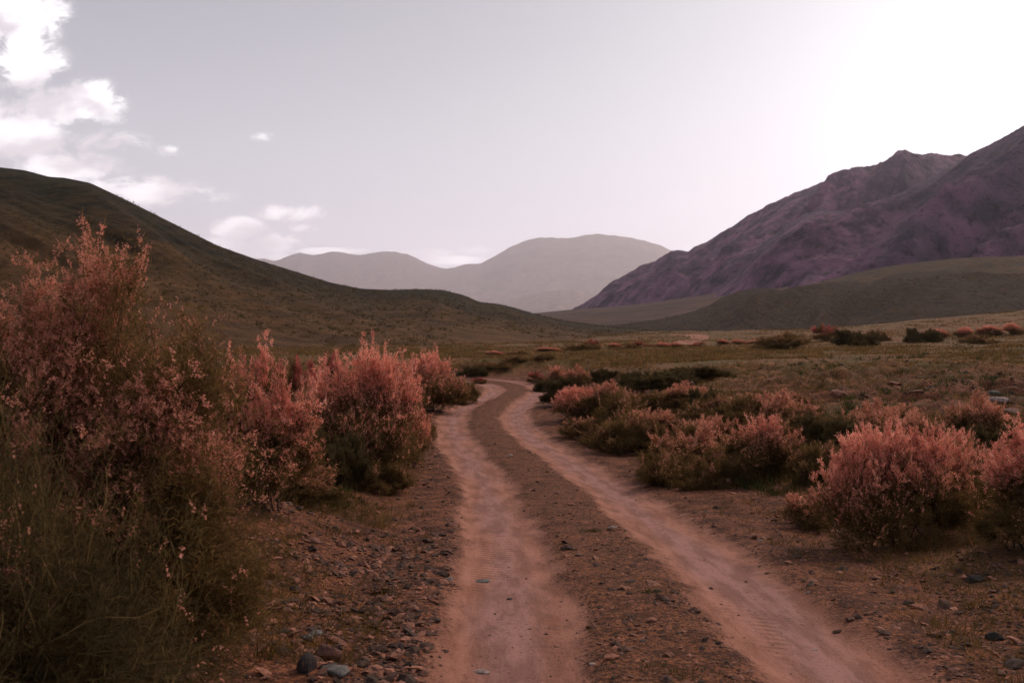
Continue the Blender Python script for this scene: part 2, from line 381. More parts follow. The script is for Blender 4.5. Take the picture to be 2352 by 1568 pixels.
# ------------------------------------------------------------------ ground sheet
def axis(lo, hi, fine_lo, fine_hi, step, g):
    a = list(np.arange(fine_lo, fine_hi, step)); s = step; x = a[-1]
    while x < hi: s *= g; x += s; a.append(x)
    s = step; x = fine_lo; b = []
    while x > lo: s *= g; x -= s; b.append(x)
    return np.array(b[::-1] + a)
gx = axis(-14000, 14000, -6, 11, 0.085, 1.045); gy = axis(-300, 14500, 2.0, 34, 0.10, 1.04)
GX, GY = np.meshgrid(gx, gy); D = sgn_dist(GX, GY); Z = height(GX, GY, D)
Z = Z - 0.11 * (1 - sstep(1.5, 2.05, np.abs(D)))
def green_of(X, Y, Dd):
    a = sstep(34, 46, Y) * sstep(2, 4, np.abs(Dd))
    b = sstep(3.2, 6, Dd) * sstep(20, 30, Y)
    c = sstep(.46, .58, vn(X * .5, Y * .5, 31)) * sstep(1.6, 2.6, np.abs(Dd)) * .55
    return np.clip(np.maximum(np.maximum(a, b), c) * (0.75 + .5 * (vn(X * .13, Y * .13, 33) - .3)), 0, 1)
o = mesh_np('ground', np.stack([GX, GY, Z], -1).reshape(-1, 3), grid_faces(len(gy), len(gx)), 4, M_soil,
            dict(rut=np.zeros(GX.size), green=green_of(GX, GY, D).ravel(), far=np.zeros(GX.size)), smooth=True)
tag(o, kind='structure')

# road sheet with its two ruts and the stony middle
RL = resample(CL, 0.055); T = np.gradient(RL, axis=0); T /= np.linalg.norm(T, axis=1)[:, None]
k = np.hanning(31); k /= k.sum()
T = np.stack([np.convolve(np.pad(T[:, i], 15, mode='edge'), k, 'valid') for i in (0, 1)], 1)
Nn = np.stack([T[:, 1], -T[:, 0]], 1)
dd_ = np.linspace(-2.15, 2.15, 100)
RX = RL[:, None, 0] + Nn[:, None, 0] * dd_[None]; RY = RL[:, None, 1] + Nn[:, None, 1] * dd_[None]
RD = np.broadcast_to(dd_[None], RX.shape)
RZ = height(RX, RY, RD) + 0.004 - 0.03 * sstep(2.05, 2.15, np.abs(RD))
o = mesh_np('dirt_road', np.stack([RX, RY, RZ], -1).reshape(-1, 3), grid_faces(*RX.shape), 4, M_soil,
            dict(rut=rutmask(RD, RX, RY).ravel(), green=green_of(RX, RY, RD).ravel() * 0, far=np.ones(RX.size), across=RD.ravel(), along=np.repeat(np.arange(len(RL)) * .055, RX.shape[1])), smooth=True)
tag(o, kind='structure')

# ------------------------------------------------------------------ hills and mountains
def hill(name, sil, foot, mat, ncol=420, nrow=150, amp=0.05, rn=(6, 1.6), ridge=0.5, skew=0.0, seed=0, power=1.0, back=0.6, jag=0.0, zf=None, spurs=(), ds=1.0, fs=None):
    """sil: (px, py, depth) crest points;  foot: (px, depth) of the near foot line"""
    sil = np.array(sil, float); foot = np.array(foot, float); sil[:, 2] *= ds; foot[:, 1] *= (ds if fs is None else fs)
    xs = np.linspace(sil[0, 0], sil[-1, 0], ncol)
    py = np.interp(xs, sil[:, 0], sil[:, 1]); Dr = np.interp(xs, sil[:, 0], sil[:, 2])
    kk = np.hanning(7); kk /= kk.sum()
    py = np.convolve(np.pad(py, 3, mode='edge'), kk, 'valid')
    kk = np.hanning(61); kk /= kk.sum(); Dr = np.convolve(np.pad(Dr, 30, mode='edge'), kk, 'valid')
    if jag: py = py - jag * fbm(xs * .035, xs * 0 + .5, seed + 9, 5, .6)
    Rx = (xs - CX) / FPX * Dr; Ry = Dr; ang = (HY - py) / FPX
    Df = np.interp(xs, foot[:, 0], foot[:, 1]); Fx = (xs - CX) / FPX * Df; Fy = Df
    Fz = height(Fx, Fy, detail=False) - 0.6 if zf is None else np.full(ncol, zf)
    t = np.linspace(0, 1, nrow)[:, None]
    X = Fx + (Rx - Fx) * t; Y = Fy + (Ry - Fy) * t
    p = t**power * (1 - .35 * sstep(.55, 1, t) * 0) if power != 1 else t
    p = (1 - .5) * t**power + .5 * sstep(-.15, 1.12, t)
    p = (p - p[0]) / (p[-1] - p[0])
    zr = ZC + ang * Dr
    for _ in range(6):
        Zz = Fz + (zr - Fz) * p
        a = ((Zz - ZC) / Y).max(0); zr = zr + (ang - a) * Dr
    Zz = Fz + (zr - Fz) * p
    Hh = np.maximum(zr - Fz, 1)
    s = (xs - xs[0]) / (xs[-1] - xs[0])
    S = s[None, :] * rn[0] + skew * t; Tt = t * rn[1] + 0 * S
    S = S + .35 * fbm(S * .8, Tt * 1.2, seed + 3, 3)
    nz = (1 - ridge) * fbm(S, Tt, seed, 6) + ridge * ridged(S, Tt, seed + 1, 6)
    wgt = np.clip(np.sin(np.pi * np.clip(t, 0, 1)**.8), 0, 1)**.8 * (1 - .0 * t)
    Zz = Zz + amp * Hh * nz * wgt
    for (sx, t0, sx1, t1, wd, am) in spurs:         # explicit spurs: from (px,t) to (px,t), width px
        tt = np.clip((t - t1) / (t0 - t1), 0, 1); cx_ = sx1 + (sx - sx1) * tt
        prof_ = np.exp(-((xs[None] - cx_) / wd)**2) * sstep(t1 - .1, t1 + .15, t) * (1 - sstep(t0 - .2, t0, t))
        Zz = Zz + am * Hh * prof_
    # the back
    tb = np.linspace(0, 1, 26)[1:, None]
    ex = back * np.maximum(Hh * 3, (Dr - Df) * .6)
    Xb = Rx * (1 + tb * ex / Dr); Yb = Ry + tb * ex; Zb = zr - (zr - Fz + 1) * tb**1.3
    V = np.stack([np.vstack([X, Xb]), np.vstack([Y, Yb]), np.vstack([Zz, Zb])], -1)
    toe_ = np.vstack([np.repeat(1 - t, ncol, 1), np.zeros_like(Xb)])
    o = mesh_np(name, V.reshape(-1, 3), grid_faces(V.shape[0], V.shape[1]), 4, mat, dict(toe=toe_.ravel()), smooth=True)
    HILLV.setdefault(name, []).append(V[:nrow]); tag(o, kind='structure'); return o
HILLV = {}

M_hill = hill_material('hill_grass', (0.010, 0.007, 0.002), (0.070, 0.040, 0.013), (0.024, 0.028, 0.006), .30, (1, 1, 2.6), 1.0, 2.0, toe=(0.27, 0.125, 0.045))
M_foot = hill_material('foothill_grass', (0.012, 0.006, 0.002), (0.068, 0.030, 0.011), (0.042, 0.024, 0.007), .22, (1, 1, 1.6), 1.0, 3.0)
M_mount = hill_material('mountain_rock_violet_glow', (0.042, 0.024, 0.050), (0.26, 0.118, 0.195), (0.042, 0.046, 0.075), .05, (1, 1, 1), 1.0, 6.0)  # violet flare glow over the mountain is put into the rock colour
M_fan = hill_material('outwash_slope', (0.035, 0.018, 0.013), (0.115, 0.055, 0.038), (0.040, 0.027, 0.012), .05, (.5, 1.5, 1), .5, 3.0)
M_ridge = hill_material('ridge_grass_lit', (0.028, 0.016, 0.007), (0.115, 0.055, 0.022), (0.048, 0.030, 0.010), .16, (1, 1, 1.6), .8, 3.0)  # light falling on this ridge is mixed into its paler grass colour
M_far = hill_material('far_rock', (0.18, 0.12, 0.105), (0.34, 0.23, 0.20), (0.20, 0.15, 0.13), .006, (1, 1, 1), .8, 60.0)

hill('hill', [(-1500, 560, 210), (-900, 430, 235), (-400, 385, 260), (0, 385, 290), (60, 392, 292), (115, 407, 295), (150, 409, 297), (210, 421, 300), (250, 440, 303), (300, 464, 305), (400, 514, 312), (500, 564, 320),
              (590, 596, 330), (680, 624, 340), (760, 649, 350), (830, 663, 362), (900, 666, 375), (960, 664, 385), (1010, 667, 395), (1060, 679, 405), (1100, 694, 415), (1140, 697, 425), (1180, 706, 440),
              (1230, 721, 455), (1280, 733, 470), (1340, 742, 485), (1400, 749, 480), (1480, 757, 440), (1560, 766, 360), (1640, 776, 260)],
     [(-1500, 50), (0, 62), (500, 66), (1000, 74), (1300, 92), (1500, 130), (1640, 200)], M_hill, 760, 260, amp=.15, rn=(8, .9), ridge=.55, skew=2.8, seed=41, power=1.25, ds=.52, fs=1.0,
     spurs=[(330, .95, 900, .2, 60, .05), (620, .97, 1150, .3, 50, .06), (1000, .98, 1330, .3, 45, .08), (120, .95, 560, .15, 80, .07), (760, .9, 1080, .25, 40, .06)])
for nm_, dep, sil_, sd_ in (
        ('foothills', 310, [(1240, 752), (1390, 748), (1460, 740), (1520, 731), (1580, 719), (1630, 702), (1665, 682), (1700, 668), (1740, 662), (1780, 664), (1810, 672), (1850, 690), (1900, 712), (2000, 740), (2080, 756)], 61),
        ('foothills', 275, [(1540, 760), (1640, 730), (1700, 706), (1760, 682), (1800, 668), (1840, 659), (1880, 655), (1930, 651), (1970, 650), (2010, 662), (2060, 684), (2150, 722), (2250, 750)], 64),
        ('foothills', 240, [(1700, 766), (1830, 735), (1900, 705), (1950, 680), (2000, 652), (2040, 634), (2080, 627), (2120, 623), (2160, 621), (2220, 622), (2290, 628), (2352, 633), (2500, 640), (2800, 620), (3400, 600)], 67)):
    sil_ = [(a, b, dep * (1 - .06 * (a - 2000) / 1000)) for a, b in sil_]
    hill(nm_, sil_, ([(sil_[0][0], dep * .75), (sil_[len(sil_) // 2][0], dep * .42), (sil_[-1][0], dep * .75)] if sd_ < 67 else [(1700, 170), (1900, 140), (2100, 128), (2352, 122), (3400, 120)]), M_foot, 420, 200, amp=.34, rn=(4 if sd_ < 67 else 8, .9), ridge=.85, skew=-1.6, seed=sd_, power=1.1)
hill('foothill_ridge', [(1500, 740, 900), (1700, 690, 860), (1850, 655, 820), (1960, 628, 800), (2040, 612, 780), (2130, 600, 760), (2190, 594, 750), (2260, 590, 740), (2352, 589, 730), (2600, 575, 720), (3400, 560, 700)],
     [(1500, 600), (2000, 480), (3400, 430)], M_ridge, 500, 160, amp=.20, rn=(9, 1.0), ridge=.6, skew=-1.8, seed=71, power=1.1, ds=.5)
hill('outwash_plain', [(900, 744, 2600), (1150, 728, 2500), (1230, 719, 2400), (1300, 712, 2300), (1400, 704, 2100), (1500, 694, 1900), (1600, 680, 1650), (1750, 655, 1450), (1900, 630, 1300), (2050, 603, 1200), (2150, 592, 1150), (2352, 575, 1100), (3400, 560, 1000)],
     [(900, 900), (1300, 620), (3400, 560)], M_fan, 500, 160, amp=.16, rn=(10, 3.0), ridge=.5, skew=-4.2, seed=81, power=1.0, ds=.5)
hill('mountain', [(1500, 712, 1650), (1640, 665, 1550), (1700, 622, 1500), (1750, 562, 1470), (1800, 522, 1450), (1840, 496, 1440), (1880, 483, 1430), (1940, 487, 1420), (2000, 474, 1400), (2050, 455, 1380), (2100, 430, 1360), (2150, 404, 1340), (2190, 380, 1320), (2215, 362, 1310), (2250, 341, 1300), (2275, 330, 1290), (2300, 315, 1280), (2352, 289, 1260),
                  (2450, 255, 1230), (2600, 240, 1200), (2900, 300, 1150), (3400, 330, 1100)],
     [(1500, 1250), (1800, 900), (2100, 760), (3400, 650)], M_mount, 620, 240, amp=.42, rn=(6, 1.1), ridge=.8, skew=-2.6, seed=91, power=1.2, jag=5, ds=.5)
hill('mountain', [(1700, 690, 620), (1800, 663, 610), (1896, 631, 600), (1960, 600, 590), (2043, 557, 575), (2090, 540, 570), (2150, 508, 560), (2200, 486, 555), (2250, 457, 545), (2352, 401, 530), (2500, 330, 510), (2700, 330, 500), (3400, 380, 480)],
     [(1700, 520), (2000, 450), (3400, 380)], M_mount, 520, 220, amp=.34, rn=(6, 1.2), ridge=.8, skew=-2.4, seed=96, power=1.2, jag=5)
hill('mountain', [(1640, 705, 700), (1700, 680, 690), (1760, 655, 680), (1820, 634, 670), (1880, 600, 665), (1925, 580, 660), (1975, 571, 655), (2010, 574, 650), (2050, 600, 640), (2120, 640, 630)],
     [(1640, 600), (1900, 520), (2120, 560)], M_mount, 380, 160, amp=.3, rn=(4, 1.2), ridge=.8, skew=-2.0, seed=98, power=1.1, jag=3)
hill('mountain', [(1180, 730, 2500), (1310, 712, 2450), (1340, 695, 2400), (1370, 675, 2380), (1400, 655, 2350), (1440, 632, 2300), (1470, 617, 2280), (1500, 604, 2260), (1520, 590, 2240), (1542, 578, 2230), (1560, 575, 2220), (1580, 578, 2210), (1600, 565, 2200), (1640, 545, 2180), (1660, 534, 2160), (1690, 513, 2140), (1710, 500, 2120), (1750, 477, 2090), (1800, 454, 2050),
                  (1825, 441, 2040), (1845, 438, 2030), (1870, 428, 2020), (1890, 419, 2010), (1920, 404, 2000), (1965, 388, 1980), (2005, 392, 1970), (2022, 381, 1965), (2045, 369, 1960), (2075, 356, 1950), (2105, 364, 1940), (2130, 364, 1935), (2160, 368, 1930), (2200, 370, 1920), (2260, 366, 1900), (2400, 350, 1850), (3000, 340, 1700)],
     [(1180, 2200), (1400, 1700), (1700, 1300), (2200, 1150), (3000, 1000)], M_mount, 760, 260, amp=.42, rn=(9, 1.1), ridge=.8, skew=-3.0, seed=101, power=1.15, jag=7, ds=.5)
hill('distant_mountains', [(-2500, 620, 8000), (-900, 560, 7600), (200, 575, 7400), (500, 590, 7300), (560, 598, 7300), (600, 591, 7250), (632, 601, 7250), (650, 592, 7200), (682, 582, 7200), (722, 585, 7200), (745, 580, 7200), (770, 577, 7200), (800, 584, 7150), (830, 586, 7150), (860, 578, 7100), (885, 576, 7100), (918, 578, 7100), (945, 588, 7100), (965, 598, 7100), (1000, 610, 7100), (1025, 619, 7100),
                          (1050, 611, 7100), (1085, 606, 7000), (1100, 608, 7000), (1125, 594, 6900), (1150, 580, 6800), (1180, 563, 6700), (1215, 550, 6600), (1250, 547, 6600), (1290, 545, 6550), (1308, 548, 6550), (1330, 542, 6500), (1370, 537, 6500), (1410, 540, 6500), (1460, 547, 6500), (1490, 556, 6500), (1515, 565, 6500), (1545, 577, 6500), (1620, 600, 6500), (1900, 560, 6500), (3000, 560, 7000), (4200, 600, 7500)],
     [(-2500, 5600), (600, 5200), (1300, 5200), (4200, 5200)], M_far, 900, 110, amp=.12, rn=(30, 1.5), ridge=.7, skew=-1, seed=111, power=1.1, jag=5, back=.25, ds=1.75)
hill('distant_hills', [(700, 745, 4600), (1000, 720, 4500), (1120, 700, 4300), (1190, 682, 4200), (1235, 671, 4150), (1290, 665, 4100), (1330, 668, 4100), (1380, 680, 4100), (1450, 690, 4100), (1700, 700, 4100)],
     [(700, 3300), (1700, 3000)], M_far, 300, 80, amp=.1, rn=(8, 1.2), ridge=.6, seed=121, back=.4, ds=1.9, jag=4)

# ------------------------------------------------------------------ the distant stretch of road
def strip(name, pts, width, z_off=0.03, mat=M_soil, rutv=1.0, parent=None):
    P = np.array([hit(a, b)[:2] for a, b in pts]); L = resample(catmull(P), 0.6)
    T = np.gradient(L, axis=0); T /= np.linalg.norm(T, axis=1)[:, None] + 1e-9; n = np.stack([T[:, 1], -T[:, 0]], 1)
    d = np.linspace(-width / 2, width / 2, 9)
    X = L[:, None, 0] + n[:, None, 0] * d; Y = L[:, None, 1] + n[:, None, 1] * d
    Zr = height(X, Y) + z_off
    o = mesh_np(name, np.stack([X, Y, Zr], -1).reshape(-1, 3), grid_faces(*X.shape), 4, mat,
                dict(rut=np.full(X.size, rutv), green=np.zeros(X.size), far=np.zeros(X.size)), smooth=True)
    return tag(o, kind='structure')

# ------------------------------------------------------------------ plants
def ribbons(P, wd, tint, sides=1):
    """P (n,k,3) polylines, wd (n,k) widths -> ribbon quads (sides=1) or triangular tubes (sides=3)"""
    n, k, _ = P.shape
    T = np.gradient(P, axis=1); T /= np.linalg.norm(T, axis=2)[..., None] + 1e-9
    r = rng.normal(size=(n, 1, 3)); S = np.cross(T, r); S /= np.linalg.norm(S, axis=2)[..., None] + 1e-9
    if sides == 1:
        A = P - S * wd[..., None] * .5; B = P + S * wd[..., None] * .5
        V = np.stack([A, B], 2).reshape(-1, 3)            # n,k,2
        base = (np.arange(n)[:, None] * k + np.arange(k - 1)[None]) * 2
        F = np.stack([base, base + 1, base + 3, base + 2], -1).reshape(-1, 4)
        return V, F, np.repeat(tint, k * 2)
    U = np.cross(T, S); rings = []
    for j in range(3):
        a = 2 * math.pi * j / 3; rings.append(P + (S * math.cos(a) + U * math.sin(a)) * wd[..., None] * .5)
    V = np.stack(rings, 2).reshape(-1, 3)
    base = (np.arange(n)[:, None] * k + np.arange(k - 1)[None]) * 3
    F = np.concatenate([np.stack([base + j, base + (j + 1) % 3, base + 3 + (j + 1) % 3, base + 3 + j], -1).reshape(-1, 4) for j in range(3)])
    return V, F, np.repeat(tint, k * 3)
def join(parts):
    Vs, Fs, Ts = [], [], []; off = 0
    for V, F, T_ in parts:
        Vs.append(V); Fs.append(F + off); Ts.append(T_); off += len(V)
    return np.vstack(Vs), np.vstack(Fs), np.concatenate(Ts)
def unit(v): return v / (np.linalg.norm(v, axis=-1)[..., None] + 1e-9)
def curve(A, B, sag, k):
    """quadratic curves from A to B (n,3) bowed by sag (n,3)"""
    t = np.linspace(0, 1, k)[None, :, None]
    Mv = (A + B)[:, None] * .5 + sag[:, None]
    return A[:, None] * (1 - t)**2 + 2 * Mv * t * (1 - t) + B[:, None] * t**2

def build_shrub(name, W, H, seed, lobes, n_main=16, n_tip=520, fl=4.5, pink_from=.42, pink_p=.95, flower=None, leaf=None,
                leaf_n=14, leaf_len=.045, leaf_w=.0045, rac_len=.06, rac_w=.011, rac_k=7, twig_n=3, twig_len=1.0, openness=.45, upright=.5, stem_r=.012, pink_patch=.35, rac_var=.4, plume=60, plume_len=.20, rough=.85, patch_f=4.2, bark=None):
    """A shrub as an Empty with parts: branches, foliage, flowers.  lobes: (dx,dy,dz,r) in units of W/2,H"""
    global rng
    rng = np.random.default_rng(seed)
    root = bpy.data.objects.new(name, None); root.empty_display_size = .3; col.objects.link(root)
    lobes = np.array(lobes, float)
    # tips on the lobes
    li = rng.choice(len(lobes), n_tip, p=lobes[:, 3]**1.6 / (lobes[:, 3]**1.6).sum())
    d = unit(rng.normal(size=(n_tip, 3))); d[:, 2] = np.where(d[:, 2] < -.35, -d[:, 2], d[:, 2])
    rad = (openness + (1 - openness) * rng.random(n_tip)**.45)
    rad *= 1 + rough * fbm(d[:, 0] * 2.3 + seed, d[:, 1] * 2.3 + d[:, 2] * 1.7, seed, 3) + .10 * rng.normal(size=n_tip)
    c = lobes[li]
    tip = np.stack([(c[:, 0] + d[:, 0] * c[:, 3] * rad) * W / 2, (c[:, 1] + d[:, 1] * c[:, 3] * rad) * W / 2, (c[:, 2] + d[:, 2] * c[:, 3] * rad * .62) * H], 1)
    hole = fbm(d[:, 0] * 2.6 + li * .7 + seed, d[:, 1] * 2.6 + d[:, 2] * 2.2, seed + 11, 3)
    tip = tip[(tip[:, 2] > .05 * H) & (hole > -.16)]; n_tip = len(tip)
    # main stems
    mi = rng.choice(n_tip, n_main, replace=False)
    base = np.stack([rng.normal(0, .07 * W, n_main), rng.normal(0, .07 * W, n_main), np.full(n_main, -.06)], 1)
    ends = tip[mi] * np.array([.82, .82, .86])
    sag = np.stack([-(ends[:, 0]) * .10, -(ends[:, 1]) * .10, ends[:, 2] * .10], 1) + rng.normal(0, .05 * W, (n_main, 3))
    MS = curve(base, ends, sag, 9)
    MS[:, 1:-1] += rng.normal(0, .012 * W, MS[:, 1:-1].shape)
    wd = np.linspace(stem_r * 2, stem_r * .5, 9)[None] * rng.uniform(.6, 1.2, (n_main, 1))
    br = [ribbons(MS, wd, rng.random(n_main) * .7, 3)]
    # every tip joins the nearest main stem
    flat = MS[:, 2:8].reshape(-1, 3)
    dd2 = ((tip[:, None] - flat[None])**2).sum(-1) + np.where(flat[None, :, 2] > tip[:, None, 2], .3, 0) * W * W
    A = flat[dd2.argmin(1)]
    sag = np.stack([np.zeros(n_tip), np.zeros(n_tip), -upright * .12 * (np.linalg.norm(tip - A, axis=1))], 1) + rng.normal(0, .025 * W, (n_tip, 3)) 
    BR = curve(A, tip, sag, 6); BR[:, 1:-1] += rng.normal(0, .008 * W, BR[:, 1:-1].shape)
    br.append(ribbons(BR, np.linspace(stem_r * .55, stem_r * .18, 6)[None] * rng.uniform(.6, 1.2, (n_tip, 1)), rng.random(n_tip), 3))
    bd = unit(BR[:, -1] - BR[:, -3])
    # side twigs (zigzag)
    tw_parts = []; TwE = []; TwD = []
    for q in range(twig_n):
        u = rng.integers(2, 6, n_tip); S0 = BR[np.arange(n_tip), u]
        dr = unit(bd * .8 + rng.normal(0, .75, (n_tip, 3)) + np.array([0, 0, upright * .7])); L = rng.uniform(.05, .14, n_tip) * W * .75 * twig_len
        k = 5; Pp = S0[:, None] + dr[:, None] * np.linspace(0, 1, k)[None, :, None] * L[:, None, None]
        Pp[:, 1:] += rng.normal(0, .10, (n_tip, k - 1, 3)) * L[:, None, None]
        tw_parts.append(ribbons(Pp, np.linspace(stem_r * .28, stem_r * .12, k)[None] * np.ones((n_tip, 1)), rng.random(n_tip)))
        TwE.append(Pp[:, -1]); TwD.append(unit(Pp[:, -1] - Pp[:, -2])); 
        TwE.append(Pp[:, -3]); TwD.append(unit(Pp[:, -3] - Pp[:, -4]))
    E2 = np.zeros((0, 3)); D2 = np.zeros((0, 3))
    if plume:
        hi = np.where(tip[:, 2] > .45 * H)[0]; pi_ = rng.choice(hi, min(plume, len(hi)), replace=False)
        q0 = tip[pi_]; dr = unit(bd[pi_] * .5 + rng.normal(0, .22, (len(pi_), 3)) + np.array([0, 0, 1.0])); L = plume_len * H * rng.uniform(.4, 1.2, len(pi_)); k = 7
        PP = q0[:, None] + dr[:, None] * np.linspace(0, 1, k)[None, :, None] * L[:, None, None] + rng.normal(0, .05, (len(pi_), k, 3)) * L[:, None, None] * np.linspace(0, 1, k)[None, :, None]
        br.append(ribbons(PP, np.linspace(stem_r * .3, stem_r * .1, k)[None] * np.ones((len(pi_), 1)), rng.random(len(pi_)), 3))
        E2 = PP[:, 1:].reshape(-1, 3); D2 = np.repeat(dr, k - 1, 0)
    E = np.vstack([tip, BR[:, -2], BR[:, -3]] + TwE + [E2]); Dv = np.vstack([bd, bd, bd] + TwD + [D2])
    V, F, T_ = join(br); bo = mesh_np('branches', V, F, 4, bark or M_bark, dict(tint=T_), parent=root)
    # foliage sprays: fine needles round every twig end
    nl = max(1, int(leaf_n)); Eo = np.repeat(E, nl, 0); Do = np.repeat(Dv, nl, 0)
    if fl > 0:
        zf = sstep(pink_from - .10, pink_from + .2, Eo[:, 2] / H) * sstep(pink_patch - .1, pink_patch + .1, vn(Eo[:, 0] * patch_f / W + seed, Eo[:, 1] * patch_f / W + Eo[:, 2] * patch_f * .8 / H, seed + 5))
        kp = rng.random(len(Eo)) > .82 * zf * pink_p; Eo = Eo[kp]; Do = Do[kp]
    m = len(Eo)
    dr = unit(Do * .9 + rng.normal(0, .6, (m, 3)) + np.array([0, 0, .25])); L = leaf_len * rng.uniform(.5, 1.4, m)
    st = Eo - Do * rng.uniform(-.01, .09, (m, 1)) + rng.normal(0, .013, (m, 3))
    Pp = np.stack([st, st + dr * L[:, None] * .55, st + dr * L[:, None] + rng.normal(0, .15, (m, 3)) * L[:, None]], 1)
    hf = np.clip(st[:, 2] / H, 0, 1)
    tintl = np.clip(rng.random(m) * .8 + .25 * hf * rng.random(m), 0, 1)
    tw_parts.append(ribbons(Pp, np.array([.7, 1, .2])[None] * leaf_w * rng.uniform(.7, 1.3, (m, 1)), tintl))
    V, F, T_ = join(tw_parts); mesh_np('foliage', V, F, 4, leaf or M_leaf, dict(tint=T_), parent=root)
    # flower spikes
    if fl > 0:
        n0 = int(math.ceil(fl)); Eo = np.repeat(E, n0, 0); Do = np.repeat(Dv, n0, 0)
        hf = Eo[:, 2] / H + .12 * rng.normal(size=len(Eo))
        rr = np.linalg.norm(Eo[:, :2], axis=1) / (W / 2)
        patch = vn(Eo[:, 0] * patch_f / W + seed, Eo[:, 1] * patch_f / W + Eo[:, 2] * patch_f * .8 / H, seed + 5)
        expo = sstep(pink_from - .13, pink_from + .16, hf + .22 * (rr - .6))
        pr = pink_p * expo * sstep(pink_patch - .18, pink_patch + .14, patch) * fl / n0
        keep = rng.random(len(Eo)) < pr
        Eo = Eo[keep]; Do = Do[keep]; m = len(Eo)
        dr = unit(Do * .7 + rng.normal(0, .5, (m, 3)) + np.array([0, 0, .65])); L = rac_len * rng.uniform(1 - rac_var, 1 + rac_var, m)
        st = Eo - Do * rng.uniform(0, .05, (m, 1)) + rng.normal(0, .010, (m, 3)); bend = rng.normal(0, .3, (m, 3))
        tq = (np.arange(rac_k) + .5) / rac_k
        C = st[:, None] + dr[:, None] * (tq * 1.0)[None, :, None] * L[:, None, None] + bend[:, None] * (tq**2)[None, :, None] * L[:, None, None] * .5
        tn = np.repeat(np.clip(.18 + .62 * rng.random(m) + .2 * np.clip(Eo[:, 2] / H, 0, 1), 0, 1), rac_k)
        C = C.reshape(-1, 3); mm = len(C); C = C + rng.normal(0, .36 * rac_w, C.shape); sz = .82 * rac_w * np.tile(1.15 - .65 * tq**1.5, m) * rng.uniform(.75, 1.25, mm)
        parts = []
        for q in range(2):     # two crossed petals per blossom
            a = unit(rng.normal(size=(mm, 3))); b_ = unit(np.cross(a, rng.normal(size=(mm, 3))))
            Vq = np.stack([C + a * sz[:, None] * .62, C + b_ * sz[:, None] * .5, C - a * sz[:, None] * .62, C - b_ * sz[:, None] * .5], 1).reshape(-1, 3)
            Fq = np.arange(mm * 4).reshape(-1, 4); parts.append((Vq, Fq, np.repeat(np.clip(tn + rng.normal(0, .07, mm), 0, 1), 4)))
        V, F, T_ = join(parts); mesh_np('flowers', V, F, 4, flower or M_pink, dict(tint=T_), parent=root)
    root['_dim'] = (W, H)
    return root

def auto(seed, n=14, tall=1.0, spread=.66, rmin=.13, rmax=.36, skirt=5, top=.84):
    g = np.random.default_rng(seed); n = int(n * .7); L = [(0, 0, .34, .42)]
    for i in range(n):
        a = g.uniform(0, 6.28); q = g.uniform(.05, 1)**.6 * spread; z = (top - .40 * (q / spread)**2) * g.uniform(.35, 1.0)
        L.append((math.cos(a) * q, math.sin(a) * q, z, g.uniform(rmin, rmax) * (1 - .35 * (z > .6))))
    for i in range(skirt):
        a = i * 6.28 / skirt + g.uniform(-.5, .5); q = spread * g.uniform(.8, 1.25)
        L.append((math.cos(a) * q, math.sin(a) * q, g.uniform(.10, .22), g.uniform(.22, .36)))
    return L
WIDE2 = [(0, 0, .4, .5), (-.45, 0, .42, .4), (.45, .05, .42, .42), (-.2, .1, .58, .33), (.2, 0, .56, .35), (.65, .05, .45, .3), (-.7, -.05, .3, .3), (-.35, 0, .68, .2), (-.1, .05, .74, .18), (.05, .1, .66, .2), (.5, 0, .6, .2), (.1, -.3, .3, .4), (-.4, -.3, .2, .4), (.5, -.3, .2, .4), (.85, 0, .25, .25)]
LOW = [(0, 0, .35, .6), (.45, .2, .3, .45), (-.45, -.1, .33, .45), (0, -.4, .3, .45), (.1, .3, .5, .35)]

PROTO = {}
def proto(kind, *a, **k):
    PROTO[kind] = build_shrub('flowering_shrub' if k.get('fl', 1) > 0 else 'green_shrub', *a, **k)
SEEDS = 0
PR = dict(rac_len=.045, rac_w=.0125, rac_k=6, leaf_len=.045, leaf_w=.0055)
proto('domeA', 1.7, 1.3, 201, auto(1), n_tip=760, fl=8, pink_from=.46, pink_patch=.28, **PR)
proto('domeB', 1.7, 1.3, 202, auto(2, 12), n_tip=760, fl=7, pink_from=.52, pink_patch=.36, **PR)
proto('tallA', 1.7, 1.7, 203, auto(3, 16, spread=.5, top=.86), n_tip=860, fl=8, pink_from=.42, pink_patch=.30, plume=140, **PR)
proto('wideA', 2.2, 1.2, 204, WIDE2, n_tip=1150, rough=.5, fl=8, pink_from=.52, pink_patch=.20, plume=190, plume_len=.20, **PR)
proto('red', 1.6, 1.2, 205, auto(5, 12), n_tip=560, fl=5, pink_from=.42, pink_patch=.3, flower=M_red, **PR)
proto('sparse', 1.6, 1.05, 206, auto(6, 14, spread=.7), n_tip=700, fl=7, pink_from=.52, pink_p=.8, pink_patch=.36, flower=M_pale, plume=90, **PR)
proto('sparseB', 1.7, 1.0, 207, auto(7, 12, spread=.7), n_tip=640, fl=7, pink_from=.50, pink_p=.75, pink_patch=.38, flower=M_pale, plume=80, **PR)
proto('brown', 1.7, .9, 208, auto(8, 13, spread=.75, skirt=8), n_tip=620, fl=4, pink_from=.55, pink_p=.6, pink_patch=.46, flower=M_pale, leaf_n=20, plume=90, plume_len=.25)
proto('dark', 1.5, .8, 209, auto(9, 12, spread=.75, skirt=8), n_tip=520, fl=0, leaf=M_leafd, leaf_n=24, leaf_len=.05, leaf_w=.006, openness=.3, plume=80)
USED = set()
